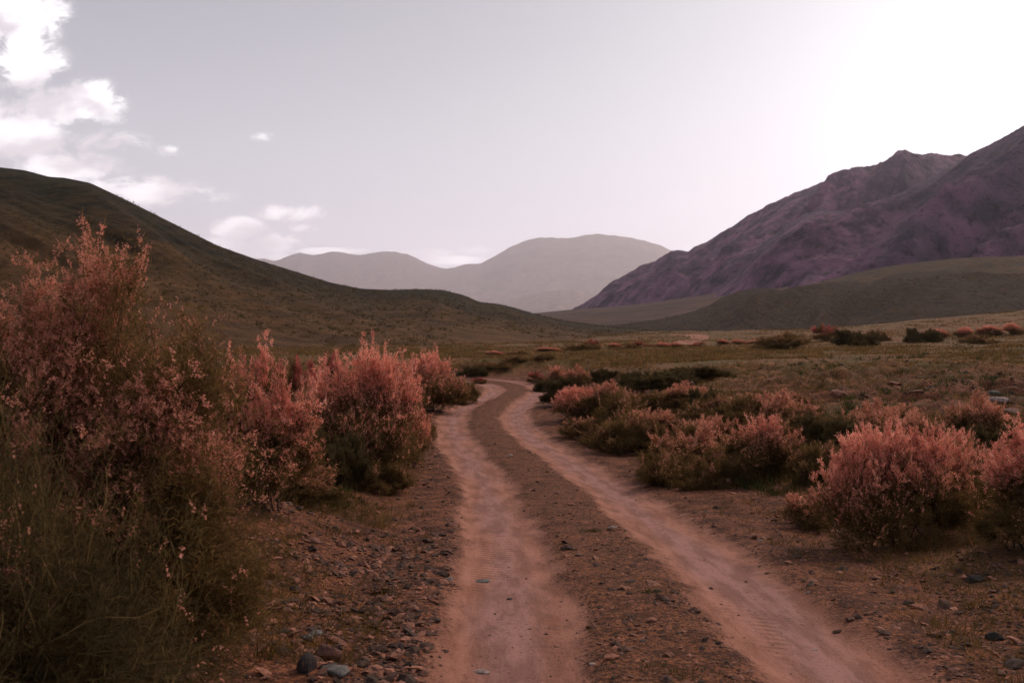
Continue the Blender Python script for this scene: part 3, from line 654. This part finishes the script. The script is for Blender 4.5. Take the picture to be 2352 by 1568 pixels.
def place(kind, x, y, w_, h_, label, cat='shrub', group=None, rot=0.0, name=None, sink=0.03, tilt=0):
    src = PROTO[kind]; W, H = src['_dim']
    if kind not in USED:
        r = src; USED.add(kind)
    else:
        r = src.copy(); col.objects.link(r)
        for ch in src.children:
            c = ch.copy(); c.parent = r; col.objects.link(c)
    r.name = name or ('flowering_shrub' if any('flowers' in c.name for c in src.children) else 'green_shrub')
    r.location = (x, y, zat(x, y) - sink); k1 = math.sin(x * 12.9 + y * 78.2); k2 = math.sin(x * 39.3 + y * 11.1)
    r.rotation_euler = (tilt + .10 * k1, .10 * k2, rot); r.scale = (w_ / W, w_ / W * (1 + .18 * k2), h_ / H * (1 + .08 * k1))
    tag(r, label, cat, group); return r
def place_px(kind, px, base_y, w_px, h_px, label, **k):
    x, y, z = hit(px, base_y); s = y / FPX
    y += w_px * s * .35; x = (px - CX) / FPX * y; s = y / FPX
    return place(kind, x, y, w_px * s * 1.14, h_px * s, label, **k)

G1 = 'pink flowering shrubs beside the dirt road'
G2 = 'dark green shrubs without blossom'
G3 = 'far shrubs at the edge of the meadow'
# left side
place_px('tallA', 605, 1190, 330, 390, 'bright pink feathery shrub right of the big foreground tamarisk, above the stony bank', group=G1, rot=.4)
place_px('domeA', 815, 1100, 320, 350, 'large round pink shrub with dark bare stems at the left edge of the road', group=G1, rot=2.1)
place_px('domeB', 905, 1030, 190, 215, 'bright pink shrub crown leaning towards the road behind the large round shrub', group=G1, rot=1.1)
place_px('wideA', 950, 1085, 120, 150, 'small pink shrub low at the road edge before the bend', group=G1, rot=4.4)
place_px('red', 700, 990, 150, 185, 'deep red shrub half hidden behind the large round pink one', group=G1, rot=.2)
place_px('red', 760, 900, 80, 110, 'small deep red shrub on the skyline of the left shrub row', group=G1, rot=2.2)
place_px('domeA', 985, 950, 175, 165, 'domed pink shrub, last tall one on the left before the bend', group=G1, rot=3.3)
place_px('brown', 1065, 930, 100, 66, 'low olive shrub at the inside of the bend on the left verge', group=G1, rot=1.3)
place_px('brown', 1010, 925, 90, 70, 'dull rusty shrub beside the low olive one left of the bend', group=G1, rot=5.3)
place_px('dark', 1085, 868, 60, 30, 'small dark shrub beyond the bend of the road', group=G2, rot=.3)
place_px('red', 1103, 882, 40, 22, 'tiny red shrub just behind the bend', group=G1, rot=.9)
place_px('brown', 860, 1135, 170, 90, 'straggly brown-green undergrowth shrub at the foot of the large round pink one', group=G1, rot=.7)
place_px('dark', 765, 1120, 150, 130, 'dark leafy shrub in the shade left of the large round pink one', group=G2, rot=.5)
place_px('sparseB', 460, 1060, 230, 220, 'sparse dusty pink shrub behind the big foreground tamarisk', group=G1, rot=2.5)
place_px('brown', 640, 900, 120, 70, 'low brown shrub at the foot of the green hill', group=G1, rot=3.1)
place_px('domeB', 715, 1080, 210, 230, 'olive-based pink shrub filling the gap between the two tall pink ones on the left', group=G1, rot=5.0)
place_px('sparse', 690, 1165, 170, 120, 'low sparse shrub on the bank between the two tall pink ones', group=G1, rot=.9)
place_px('domeA', 880, 985, 170, 175, 'pink shrub between the large round one and the last tall one before the bend', group=G1, rot=4.1)
place_px('sparse', 950, 1010, 110, 90, 'dusty shrub at the road edge below the last tall one before the bend', group=G1, rot=2.7)
# right side
place_px('red', 1232, 880, 38, 34, 'tiny reddish shrub right beside the bend', group=G1, rot=1)
place_px('domeB', 1288, 893, 90, 72, 'pale pink rounded shrub just right of the bend', group=G1, rot=2)
place_px('sparse', 1335, 893, 80, 55, 'pale sparse shrub behind the rounded one right of the bend', group=G1, rot=4)
place_px('dark', 1390, 885, 66, 42, 'dark green shrub on the meadow rim right of the bend', group=G2, rot=1.6)
place_px('dark', 1300, 925, 90, 60, 'dark shrub under the pale pink ones right of the bend', group=G2, rot=2.9)
place_px('wideA', 1330, 965, 160, 90, 'wide low pink shrub on the right verge, nearest pink one to the bend', group=G1, rot=.9)
place_px('dark', 1255, 900, 50, 34, 'small dark shrub touching the road at the outside of the bend', group=G2, rot=3.9)
place_px('sparseB', 1345, 1010, 120, 75, 'small dusty shrub with grass at its foot by the right rut', group=G1, rot=5.1)
place_px('brown', 1460, 985, 170, 95, 'brown wiry shrub in the middle of the right verge', group=G1, rot=2.4)
place_px('sparse', 1560, 945, 180, 75, 'dusty pink shrub along the top of the right bank', group=G1, rot=.8)
place_px('dark', 1625, 945, 76, 60, 'round nearly black shrub on the right bank', group=G2, rot=.8)
place_px('dark', 1490, 905, 200, 46, 'long dark shrub under the meadow rim, left part', group=G2, rot=.1)
place_px('dark', 1600, 878, 150, 34, 'long dark shrub under the meadow rim, right part', group=G2, rot=.2)
place_px('brown', 1440, 1045, 160, 100, 'brown tangled shrub between the wide pink one and the sparse pink ones', group=G1, rot=4.2)
place_px('sparse', 1570, 1105, 220, 150, 'sparse pink shrub with grassy base, left one of the pair on the right verge', group=G1, rot=5.8)
place_px('domeB', 1740, 1110, 230, 170, 'taller sparse pink shrub right of the pair on the right verge', group=G1, rot=3.2)
place_px('brown', 1660, 1125, 180, 95, 'dark tangled shrub in front of the sparse pink pair', group=G1, rot=.2)
place_px('sparse', 1820, 1010, 170, 110, 'dull green shrub behind the large pink bush on the right', group=G1, rot=1.9)
place_px('dark', 1930, 1075, 200, 110, 'dark shrub left behind the large pink bush on the right', group=G2, rot=2.6)
place_px('wideA', 2060, 1270, 400, 290, 'large pink blossoming bush over dark shade on the right verge', group=G1, rot=.3)
place_px('tallA', 2385, 1290, 320, 320, 'bright pink bush cut by the right edge of the photo', group=G1, rot=1.7)
place_px('sparse', 2235, 1020, 170, 120, 'sparse pink-tipped shrub on the stony slope above the large bush', group=G1, rot=4.9)
place_px('sparseB', 2120, 1050, 160, 110, 'thin greenish shrub behind the right end of the large pink bush', group=G1, rot=1.4)
place_px('dark', 2290, 1040, 120, 70, 'dark shrub by the pale rocks at the right edge', group=G2, rot=.4)
place_px('sparse', 1415, 950, 150, 70, 'dusty pink shrub below the dark one on the meadow rim', group=G1, rot=2.0)
place_px('sparseB', 1510, 1010, 170, 90, 'dusty shrub in the middle of the right verge, above the sparse pink pair', group=G1, rot=3.6)
place_px('brown', 1690, 985, 180, 90, 'wiry brown shrub right of the round nearly black one', group=G1, rot=1.2)
place_px('sparseB', 1800, 960, 170, 70, 'thin straw-coloured shrub high on the stony slope', group=G1, rot=2.9)
place_px('brown', 1880, 1120, 170, 120, 'olive brown shrub touching the left side of the large pink bush', group=G1, rot=4.0)
place_px('sparse', 1985, 1040, 190, 120, 'pink-tipped shrub directly behind the large pink bush', group=G1, rot=.6)
place_px('brown', 2180, 1200, 200, 190, 'olive shrub growing into the right side of the large pink bush', group=G1, rot=5.5)
place_px('brown', 1400, 1030, 120, 70, 'low grassy olive shrub at the edge of the right rut', group=G1, rot=.4)
place_px('brown', 1545, 1120, 150, 90, 'low olive shrub at the foot of the sparse pink pair', group=G1, rot=2.2)
place_px('sparseB', 2080, 980, 150, 60, 'small dry shrub on the stony slope above the large pink bush', group=G1, rot=1.0)
place_px('sparse', 1885, 1215, 170, 100, 'sprawling pink-tipped shrub under the left flank of the large pink bush', group=G1, rot=3.3)
place_px('domeB', 2215, 1170, 220, 190, 'pale pink shrub joined to the right flank of the large pink bush', group=G1, rot=1.5)
place_px('sparseB', 1610, 1040, 170, 95, 'thin pink-tipped shrub just above the sparse pink pair', group=G1, rot=4.4)
# far row
far = [('red', 1900, 782, 52, 36, 'red-brown domed shrub alone against the dark foothill'), ('dark', 1962, 796, 80, 34, 'dark green shrub right of the domed red-brown one'),
       ('brown', 2012, 786, 50, 30, 'brownish shrub right next to the far dark green one'), ('brown', 1790, 802, 120, 34, 'long low brown shrub left of the domed red-brown one'),
       ('dark', 2122, 786, 60, 30, 'low dark shrub, left of the far right pink shrubs'), ('wideA', 2150, 778, 46, 20, 'small far pink shrub beside a low dark one'),
       ('wideA', 2215, 776, 44, 24, 'far pink shrub in the middle of the right-hand row'), ('domeA', 2275, 774, 56, 28, 'far pink shrub near the right edge of the meadow'),
       ('wideA', 2325, 770, 50, 24, 'far pink shrub at the very right end of the row'), ('brown', 2245, 790, 60, 24, 'low brown shrub in front of the far pink row'),
       ('red', 1357, 800, 40, 24, 'far red-rimmed round shrub at the foot of the green hill'), ('brown', 1330, 806, 70, 20, 'low brown shrub below the far red-rimmed one'),
       ('red', 1470, 799, 34, 16, 'far reddish shrub left of the distant road'), ('brown', 1450, 801, 30, 13, 'far brown shrub next to the reddish one left of the distant road'),
       ('domeA', 1415, 801, 30, 14, 'far pink shrub between the hill foot and the meadow'), ('domeA', 1520, 797, 36, 14, 'far pink shrub directly left below the distant road'),
       ('wideA', 1550, 798, 30, 12, 'far pink shrub directly under the distant road'), ('red', 1600, 797, 30, 12, 'far red shrub right under the distant road curve'),
       ('domeA', 1663, 793, 26, 14, 'small far pink shrub right of the distant road'), ('wideA', 1695, 792, 36, 12, 'flat far pink shrub right of the distant road'),
       ('wideA', 1740, 789, 50, 9, 'thin far pink shrub line towards the domed red-brown one'), ('wideA', 1825, 786, 50, 10, 'far pink shrub just left of the domed red-brown one'),
       ('domeA', 1140, 817, 40, 14, 'far pink shrub right behind the left shrub row'), ('brown', 1190, 815, 40, 12, 'far brown shrub in the meadow left of centre'),
       ('wideA', 1265, 808, 50, 10, 'far flat pink shrub line on the meadow left of centre'), ('brown', 1245, 830, 50, 14, 'dull low shrub in the meadow above the bend'),
       ('brown', 1180, 838, 50, 18, 'brown low shrub in the meadow behind the bend'), ('brown', 1140, 855, 60, 18, 'olive low shrub behind the bend of the road')]
for i, (k_, a, b_, c_, d_, lab) in enumerate(far):
    place_px(k_, a, b_, c_ * 1.25, d_ * 1.2, lab, group=G3, rot=i * 1.7, sink=.05)

# the big foreground tamarisk on the left
BIG = [(.144, 0, .80, .15), (-.07, .05, .78, .08), (.12, 0, .885, .06), (.22, -.05, .85, .07), (.36, 0, .70, .11), (.42, .05, .65, .08), (-.14, 0, .68, .16), (.26, .1, .62, .24), (-.1, 0, .56, .30), (.34, .1, .53, .19),
       (.07, -.1, .42, .42), (.33, 0, .40, .22), (.15, 0, .22, .45), (-.3, 0, .27, .45), (-.6, .1, .40, .35), (-.8, 0, .25, .35), (-.5, 0, .55, .22), (.45, -.1, .22, .3), (-.2, -.3, .30, .35)]
t = build_shrub('tamarisk_bush', 2.5, 2.25, 301, BIG, n_main=36, n_tip=2300, fl=9, pink_from=.44, pink_p=.6, pink_patch=.50, flower=M_dusk, leaf_n=12, leaf_len=.032, leaf_w=.0034,
                rac_len=.032, rac_w=.0085, rac_k=7, twig_n=4, openness=.25, upright=.6, stem_r=.009, leaf=M_leaf, plume=260, plume_len=.10, rough=.38, patch_f=9)
t.location = (-1.80, 4.0, zat(-1.80, 4.0) - .02); t.scale = (1.04, 1, .94)
tag(t, 'big straggly tamarisk filling the left foreground, dusty pink tips over green twigs', 'shrub', G1)
TW = [(0, 0, .40, .55), (.4, 0, .34, .45), (-.45, 0, .42, .5), (.1, -.2, .62, .4), (-.3, .1, .68, .35), (.55, -.1, .18, .4), (0, -.4, .25, .45)]
t = build_shrub('tamarisk_bush', 1.45, 1.45, 302, TW, n_main=50, n_tip=1300, plume=420, plume_len=.26, fl=2, pink_from=.5, pink_p=.3, pink_patch=.45, leaf_n=4, leaf_len=.04, leaf_w=.0028,
                rac_len=.045, rac_w=.009, rac_k=8, twig_n=5, twig_len=1.5, openness=.2, upright=.25, stem_r=.0095, leaf=M_leafd, flower=M_dusk, rough=.9, bark=M_twig)
t.location = (-1.52, 3.05, zat(-1.52, 3.05) - .05)
tag(t, 'low tangle of green wiry tamarisk twigs in the bottom left corner', 'shrub', G1)
for k_, r_ in PROTO.items():
    if k_ not in USED:
        for c_ in list(r_.children): bpy.data.objects.remove(c_)
        bpy.data.objects.remove(r_)
for s_ in bpy.data.objects:
    if '_dim' in s_: del s_['_dim']

# ------------------------------------------------------------------ distant road
strip('distant_road', [(1545, 769), (1580, 769), (1603, 772), (1608, 776), (1597, 781), (1580, 787), (1572, 793)], 2.0)

# ------------------------------------------------------------------ grass and low growth (nobody could count it)
def blades(name, X, Y, n, mat, hgt, wid, spread, lab, seed, lean=.35, Zg=None):
    """tufts at X,Y with n blades each"""
    global rng
    rng = np.random.default_rng(seed)
    Zg = height(X, Y) if Zg is None else Zg
    P0 = np.repeat(np.stack([X, Y, Zg - .01], 1), n, 0); m = len(P0)
    hs_ = np.repeat(hgt, n) * rng.uniform(.5, 1.2, m); ws_ = np.repeat(wid, n); sp = np.repeat(spread, n)
    a = rng.uniform(0, 2 * math.pi, m); r = sp * np.sqrt(rng.random(m)); P0[:, 0] += np.cos(a) * r; P0[:, 1] += np.sin(a) * r
    ln = rng.uniform(.1, 1, m) * lean; D_ = np.stack([np.cos(a) * ln, np.sin(a) * ln, np.ones(m)], 1) * hs_[:, None]
    side = np.stack([rng.normal(size=m), rng.normal(size=m), np.zeros(m)], 1); side = unit(side) * ws_[:, None]
    tipv = P0 + D_ + np.stack([np.cos(a), np.sin(a), -.3 * np.ones(m)], 1) * (hs_ * ln * .5)[:, None]
    V = np.stack([P0 - side * .5, P0 + side * .5, tipv], 1).reshape(-1, 3); F = np.arange(m * 3).reshape(-1, 3)
    tn = np.repeat(np.clip(rng.random(len(X)) * .7 + .1, 0, 1), n) + rng.normal(0, .15, m)
    o = mesh_np(name, V, F, 3, mat, dict(tint=np.repeat(np.clip(tn, 0, 1), 3)))
    return tag(o, lab, 'grass', kind='stuff')
def scatter(n, ylo, yhi, seed, xw=.62, powr=2.0, xlo=None):
    """more tufts near the camera: uniform in 1/y"""
    g = np.random.default_rng(seed)
    y = 1 / (1 / yhi + (1 / ylo - 1 / yhi) * g.random(n)**1.0)
    x = g.uniform(-xw, xw, n) * (y + 1.5)
    return x, y, g
# meadow
x, y, g = scatter(44000, 22, 330, 401)
d = sgn_dist(x, y); keep = (np.abs(d) > 2.3) & ((y > 44) | (d > 3.0)) & (g.random(len(x)) < .15 + .9 * sstep(.3, .7, vn(x * .16, y * .16, 55)))
x, y = x[keep], y[keep]
blades('grass', x, y, 7, M_grass, .035 + .0007 * y + .05 * vn(x * .2, y * .2, 56), .008 + .0008 * y, .14 + .007 * y, 'short olive and straw grass of the wide meadow', 402, .7)
# roadside low growth
x, y, g = scatter(17000, 2.6, 34, 403, .8)
d = sgn_dist(x, y); m_ = vn(x * .9, y * .9, 57)
keep = (np.abs(d) > 1.55) & (m_ > .45) & (g.random(len(x)) < .8)
keep |= (np.abs(d) < .34) & (g.random(len(x)) < .2 + .6 * (m_ > .5))
keep |= (d > 3.5) & (y > 10) & (g.random(len(x)) < .5)
x, y, d = x[keep], y[keep], d[keep]
blades('low_herbs', x, y, 9, M_grass, np.where(np.abs(d) < 1, .030, .05 + .07 * vn(x * .6, y * .6, 58)), .0035 + .0006 * y, .05 + .02 * (y > 12), 'patchy dry weeds and short grass along the dirt road', 404, .9)
x, y, g = scatter(9000, 10, 60, 405, .8)
d = sgn_dist(x, y); keep = (np.abs(d) > 2.4) & (vn(x * .55, y * .55, 59) > .62)
x, y = x[keep], y[keep]
blades('lush_tufts', x, y, 16, M_lush, .08 + .10 * vn(x, y, 60), .005 + .0006 * y, .08 + 0 * x, 'darker green grass tufts in patches beside the road', 406, .6)
x, y, g = scatter(15000, 6.5, 36, 407, .8)
d = sgn_dist(x, y); keep = (((d > 2.6) & (d < 8.5) & (y > 8.5)) | ((d < -1.9) & (d > -5) & (y > 9.5))) & (g.random(len(x)) < .25 + .75 * (vn(x * .7, y * .7, 63) > .42))
x, y = x[keep], y[keep]
blades('wispy_undergrowth', x, y, 14, M_leaf, .07 + .16 * vn(x * 1.3, y * 1.3, 64), .0035 + .0005 * y, .12 + 0 * x, 'wiry brown and olive undergrowth between the roadside shrubs', 408, 1.0)
x, y, g = scatter(8000, 36, 190, 409, .62)
d = sgn_dist(x, y); keep = (np.abs(d) > 3) & (vn(x * .11, y * .11, 65) > .44); x, y = x[keep], y[keep]
blades('scrub', x, y, 26, M_leaf, (.10 + .10 * vn(x, y, 66)) * (1 + .003 * y), .010 + .0007 * y, .25 + .004 * y, 'low brown scrub dotted over the meadow', 410, 1.0)
for nm_, cnt, dmax in (('hill', 13000, 999), ('foothills', 5000, 999)):
    pts = []; g = np.random.default_rng(77)
    for Vh in HILLV[nm_]:
        nr, nc = Vh.shape[:2]; m_ = cnt // len(HILLV[nm_]); a = g.uniform(0, nr - 2, m_); b = g.uniform(0, nc - 2, m_); i0 = a.astype(int); j0 = b.astype(int); fa = (a - i0)[:, None]; fb = (b - j0)[:, None]
        pts.append(Vh[i0, j0] * (1 - fa) * (1 - fb) + Vh[i0 + 1, j0] * fa * (1 - fb) + Vh[i0, j0 + 1] * (1 - fa) * fb + Vh[i0 + 1, j0 + 1] * fa * fb)
    pts = np.vstack(pts); kp = (vn(pts[:, 0] * .04, pts[:, 1] * .04, 68) > .36) & (np.abs(pts[:, 0] / pts[:, 1]) < .75); pts = pts[kp]
    blades('hillside_scrub', pts[:, 0], pts[:, 1], 8, M_leafd, .12 + .38 * g.random(len(pts))**3, np.full(len(pts), .10), .12 + .28 * g.random(len(pts))**2, 'small dark scrub and tussocks dotted over the ' + ('green hill' if nm_ == 'hill' else 'brown foothills'), 411, 1.0, Zg=pts[:, 2])
# a few single tufts in the stony middle of the road
for (px, py, s_, lab) in [(1545, 1560 - 8, .16, 'dark green grass tuft in the middle strip, the nearest one'), (1500, 1362, .09, 'small grass tuft in the middle strip, halfway'), (1358, 1222, .10, 'dark grass tuft in the middle strip beside a pale stick'), (1225, 960, .0, '')]:
    if s_ == 0: continue
    X0, Y0, Z0 = hit(px, py)
    g = np.random.default_rng(int(px)); xx = X0 + g.normal(0, s_ * .5, 14); yy = Y0 + g.normal(0, s_ * .5, 14)
    o = blades('grass_tuft', xx, yy, 16, M_lush, np.full(14, .05), np.full(14, .005), np.full(14, .04), None, int(px), .8)
    del o['kind']; tag(o, lab, 'grass tuft', 'grass tufts in the middle of the road')

# ------------------------------------------------------------------ gravel
OCT = np.array([(1, 0, 0), (-1, 0, 0), (0, 1, 0), (0, -1, 0), (0, 0, 1), (0, 0, -1), (.62, .62, .5), (-.62, .55, .5), (-.6, -.62, .5), (.62, -.6, .5)], float)
OF = np.array([(0, 6, 9), (6, 0, 2), (6, 2, 7), (2, 1, 7), (1, 8, 7), (1, 3, 8), (3, 9, 8), (3, 0, 9), (4, 6, 7), (4, 7, 8), (4, 8, 9), (4, 9, 6), (0, 5, 2), (2, 5, 1), (1, 5, 3), (3, 5, 0)])
def gravel(name, X, Y, size, lab, seed, tint=None):
    g = np.random.default_rng(seed); n = len(X); Zg = height(X, Y)
    S = size[:, None] * np.stack([g.uniform(.7, 1.4, n), g.uniform(.6, 1.1, n), g.uniform(.3, .7, n)], 1)
    V = OCT[None] * (1 + g.normal(0, .16, (n, 10, 1))) * S[:, None]
    a = g.uniform(0, 6.28, n); c, s = np.cos(a)[:, None], np.sin(a)[:, None]
    tl = g.normal(0, .3, n)[:, None]
    V = np.stack([V[..., 0] * c - V[..., 1] * s, V[..., 0] * s + V[..., 1] * c, V[..., 2] + V[..., 0] * tl], -1)
    V += np.stack([X, Y, Zg + size * .12], 1)[:, None]
    F = (OF[None] + (np.arange(n) * 10)[:, None, None]).reshape(-1, 3)
    tn = g.random(n)**1.7 if tint is None else tint
    return tag(mesh_np(name, V.reshape(-1, 3), F, 3, M_gravel, dict(tint=np.repeat(tn, 10))), lab, 'gravel', kind='stuff')
x, y, g = scatter(135000, 2.6, 26, 501, .7)
d = sgn_dist(x, y); ad = np.abs(d); pm = vn(x * .8, y * .8, 61)
p = np.where(ad < .36, .65, 0) + np.where((ad > 1.3) & (d > 0), 1.0 * np.exp(-(ad - 1.3) / 3.2), 0) + np.where((ad > 1.3) & (d < 0), (.95 * np.exp(-(np.maximum(ad - 1.9, 0)) / 1.4)) * (.3 + .9 * (pm > .4)), 0) + np.where((ad >= .36) & (ad < 1.3), .16, 0)
p = p * (.35 + 1.3 * sstep(.4, .6, vn(x * 2.4, y * 2.4, 69))) + .35 * np.exp(-((ad - .38) / .09)**2) + .35 * np.exp(-((ad - 1.36) / .12)**2)
keep = g.random(len(x)) < p; x, y, d = x[keep], y[keep], d[keep]
sz = np.exp(g.normal(-4.9, .6, len(x))) * np.where(d < -1.2, 1.9, 1.0) * (1 + .02 * y) * np.where((np.abs(d) > .36) & (np.abs(d) < 1.3), .5, 1)
gravel('gravel', x, y, np.clip(sz, .003, .05), 'loose reddish and grey gravel beside and between the ruts', 502)
x, y, g = scatter(22000, 10, 42, 503, .8)
d = sgn_dist(x, y); keep = (d > 4.0) & (g.random(len(x)) < .6) & (vn(x * .4, y * .4, 62) > .4); x, y = x[keep], y[keep]
gravel('slope_rubble', x, y, np.exp(g.normal(-3.35, .6, len(x))), 'scattered rubble on the stony slope right of the road', 504, g.random(len(x))**2 * .7)

x, y, g = scatter(9000, 2.8, 24, 505, .75)
d = sgn_dist(x, y); keep = (np.abs(d) > 1.2) & (vn(x * .7, y * .7, 67) > .38); x, y = x[keep], y[keep]; n_ = len(x)
a = g.uniform(0, 6.28, n_); L = g.uniform(.02, .11, n_); q = np.linspace(-.5, .5, 4)
PX = x[:, None] + np.cos(a)[:, None] * q * L[:, None] + g.normal(0, .006, (n_, 4)); PY = y[:, None] + np.sin(a)[:, None] * q * L[:, None] + g.normal(0, .006, (n_, 4))
PZ = height(PX, PY) + .006 + .012 * g.random((n_, 4))
V, F, T_ = ribbons(np.stack([PX, PY, PZ], -1), np.full((n_, 4), .0045) * g.uniform(.6, 1.5, (n_, 1)), g.random(n_), 3)
M_litter = plant_material('dry_stick', (0.050, 0.030, 0.020), (0.34, 0.20, 0.135), 0.0)
tag(mesh_np('dry_litter', V, F, 4, M_litter, dict(tint=T_)), 'dry twigs and stalks lying on the stony verges', 'litter', kind='stuff')

# ------------------------------------------------------------------ single stones
def stone(px, py, w_px, h_px, mat, label, seed, elong=1.0, rot=0.0):
    X0, Y0, Z0 = hit(px, py + h_px * .3); s = Y0 / FPX; wx = w_px * s / 2; hz = h_px * s / 2
    g = np.random.default_rng(seed); nu, nv = 26, 15
    th = np.linspace(0, 2 * math.pi, nu, endpoint=False)[None]; ph = np.linspace(-math.pi / 2 + .05, math.pi / 2 - .05, nv)[:, None]
    d = np.stack([np.cos(ph) * np.cos(th), np.cos(ph) * np.sin(th), np.sin(ph) + 0 * th], -1).reshape(-1, 3)
    r = np.ones(len(d))
    for _ in range(13):                     # flat facets: clip by random planes
        n_ = unit(g.normal(size=3)); c = g.uniform(.62, .92); dp = d @ n_; r = np.where(dp > 0, np.minimum(r, c / np.maximum(dp, 1e-3)), r)
    r *= 1 + .04 * fbm(d[:, 0] * 3 + seed, d[:, 1] * 3 + d[:, 2] * 2, seed, 3)
    V = d * r[:, None] * np.array([wx, wx * elong * .75, max(hz, wx * .3)])
    F = []
    for j in range(nv - 1):
        for i in range(nu): F.append((j * nu + i, j * nu + (i + 1) % nu, (j + 1) * nu + (i + 1) % nu, (j + 1) * nu + i))
    o = mesh_np('stone', V, np.array(F), 4, mat, dict(tint=np.full(len(V), g.random())), smooth=False)
    o.location = (X0, Y0 + wx * .3, Z0 + max(hz, wx * .3) * .28); o.rotation_euler = (0, g.uniform(-.1, .1), rot)
    return tag(o, label, 'stone', 'loose stones on the roadside')
ST = [(745, 1505, 80, 62, M_stone_red, 'angular reddish brown stone at the bottom of the left verge, largest red one'),
      (700, 1528, 66, 70, M_stone_dark, 'dark upright stone left of the big reddish one'),
      (770, 1552, 88, 32, M_stone_grey, 'flat pale grey stone at the bottom edge below the reddish one'),
      (722, 1462, 44, 22, M_stone_grey, 'small grey stone directly above the big reddish one'),
      (705, 1468, 34, 24, M_stone_grey, 'greenish grey pebble left of the small grey stone'),
      (716, 1243, 36, 18, M_stone_red, 'pinkish stone alone on the shaded bank below the bright pink shrub'),
      (675, 1358, 36, 22, M_stone_dark, 'dark oval stone in the middle of the left verge'),
      (850, 1545, 44, 26, M_stone_red, 'brownish stone right of the flat pale grey one'),
      (915, 1408, 30, 20, M_stone_red, 'rusty stone at the left edge of the left rut'),
      (872, 1408, 40, 16, M_stone_red, 'flat rusty slab among the verge gravel'),
      (940, 1462, 22, 14, M_stone_pale, 'little pale stone by the left rut edge'),
      (2292, 1468, 44, 30, M_stone_dark, 'black stone lying right of the right rut'),
      (2248, 1333, 52, 28, M_stone_dark, 'dark stone in the shade below the bush at the right edge'),
      (2132, 1224, 34, 24, M_stone_red, 'square tan stone in the shade under the large pink bush'),
      (1108, 1337, 36, 9, M_stone_grey, 'flat grey stone embedded in the left rut, right one of two'),
      (1032, 1333, 26, 8, M_stone_grey, 'flat grey stone embedded in the left rut, left one of two'),
      (1105, 1553, 42, 12, M_stone_pale, 'pale flat stone in the left rut at the bottom edge'),
      (1362, 1528, 24, 8, M_stone_pale, 'thin pale stone at the inner edge of the left rut'),
      (1172, 1045, 14, 4, M_stone_pale, 'tiny white stone in the middle strip near the bend'),
      (1408, 1213, 24, 6, M_stone_pale, 'pale flat stone by a grass tuft in the middle strip'),
      (1488, 1340, 14, 9, M_stone_grey, 'small grey stone in the middle strip'),
      (1860, 1364, 14, 9, M_stone_pale, 'small pale stone at the outer edge of the right rut'),
      (1747, 1243, 16, 8, M_stone_pale, 'small pinkish stone on the gravel right of the right rut'),
      (1875, 1578 - 80, 20, 6, M_stone_pale, 'flat pale chip in the right rut'),
      (1585, 882, 30, 26, M_stone_dark, 'pointed dark rock standing on the meadow bank'),
      (2300, 925, 50, 16, M_stone_pale, 'pale long rock on the stony slope at the right, upper one'),
      (2325, 945, 60, 18, M_stone_red, 'reddish long rock on the stony slope at the right, lower one'),
      (2290, 905, 34, 14, M_stone_grey, 'small grey rock above the pale one on the right slope'),
      (1170, 1378, 18, 7, M_stone_dark, 'dark chip pressed into the left rut')]
for i, (a, b_, c_, d_, mt, lab) in enumerate(ST): stone(a, b_, c_, d_, mt, lab, 700 + i, rot=(i * 1.3) % 3)

# ------------------------------------------------------------------ haze
m = bpy.data.materials.new('haze'); m.use_nodes = True; t_ = m.node_tree; t_.nodes.clear()
o_ = t_.nodes.new('ShaderNodeOutputMaterial'); pv = t_.nodes.new('ShaderNodeVolumePrincipled')
pv.inputs['Color'].default_value = (0.975, 0.935, 0.985, 1); pv.inputs['Density'].default_value = 9.0e-5; pv.inputs['Anisotropy'].default_value = 0.66
t_.links.new(pv.outputs[0], o_.inputs['Volume'])
x0, x1, y0, y1, z0, z1 = -15000, 15000, -900, 18500, -8, 1500
V = np.array([(x0, y0, z0), (x1, y0, z0), (x1, y1, z0), (x0, y1, z0), (x0, y0, z1), (x1, y0, z1), (x1, y1, z1), (x0, y1, z1)])
F = np.array([(0, 3, 2, 1), (4, 5, 6, 7), (0, 1, 5, 4), (1, 2, 6, 5), (2, 3, 7, 6), (3, 0, 4, 7)])
o = mesh_np('haze', V, F, 4, m); tag(o, 'thin pale valley haze', 'haze', kind='stuff')
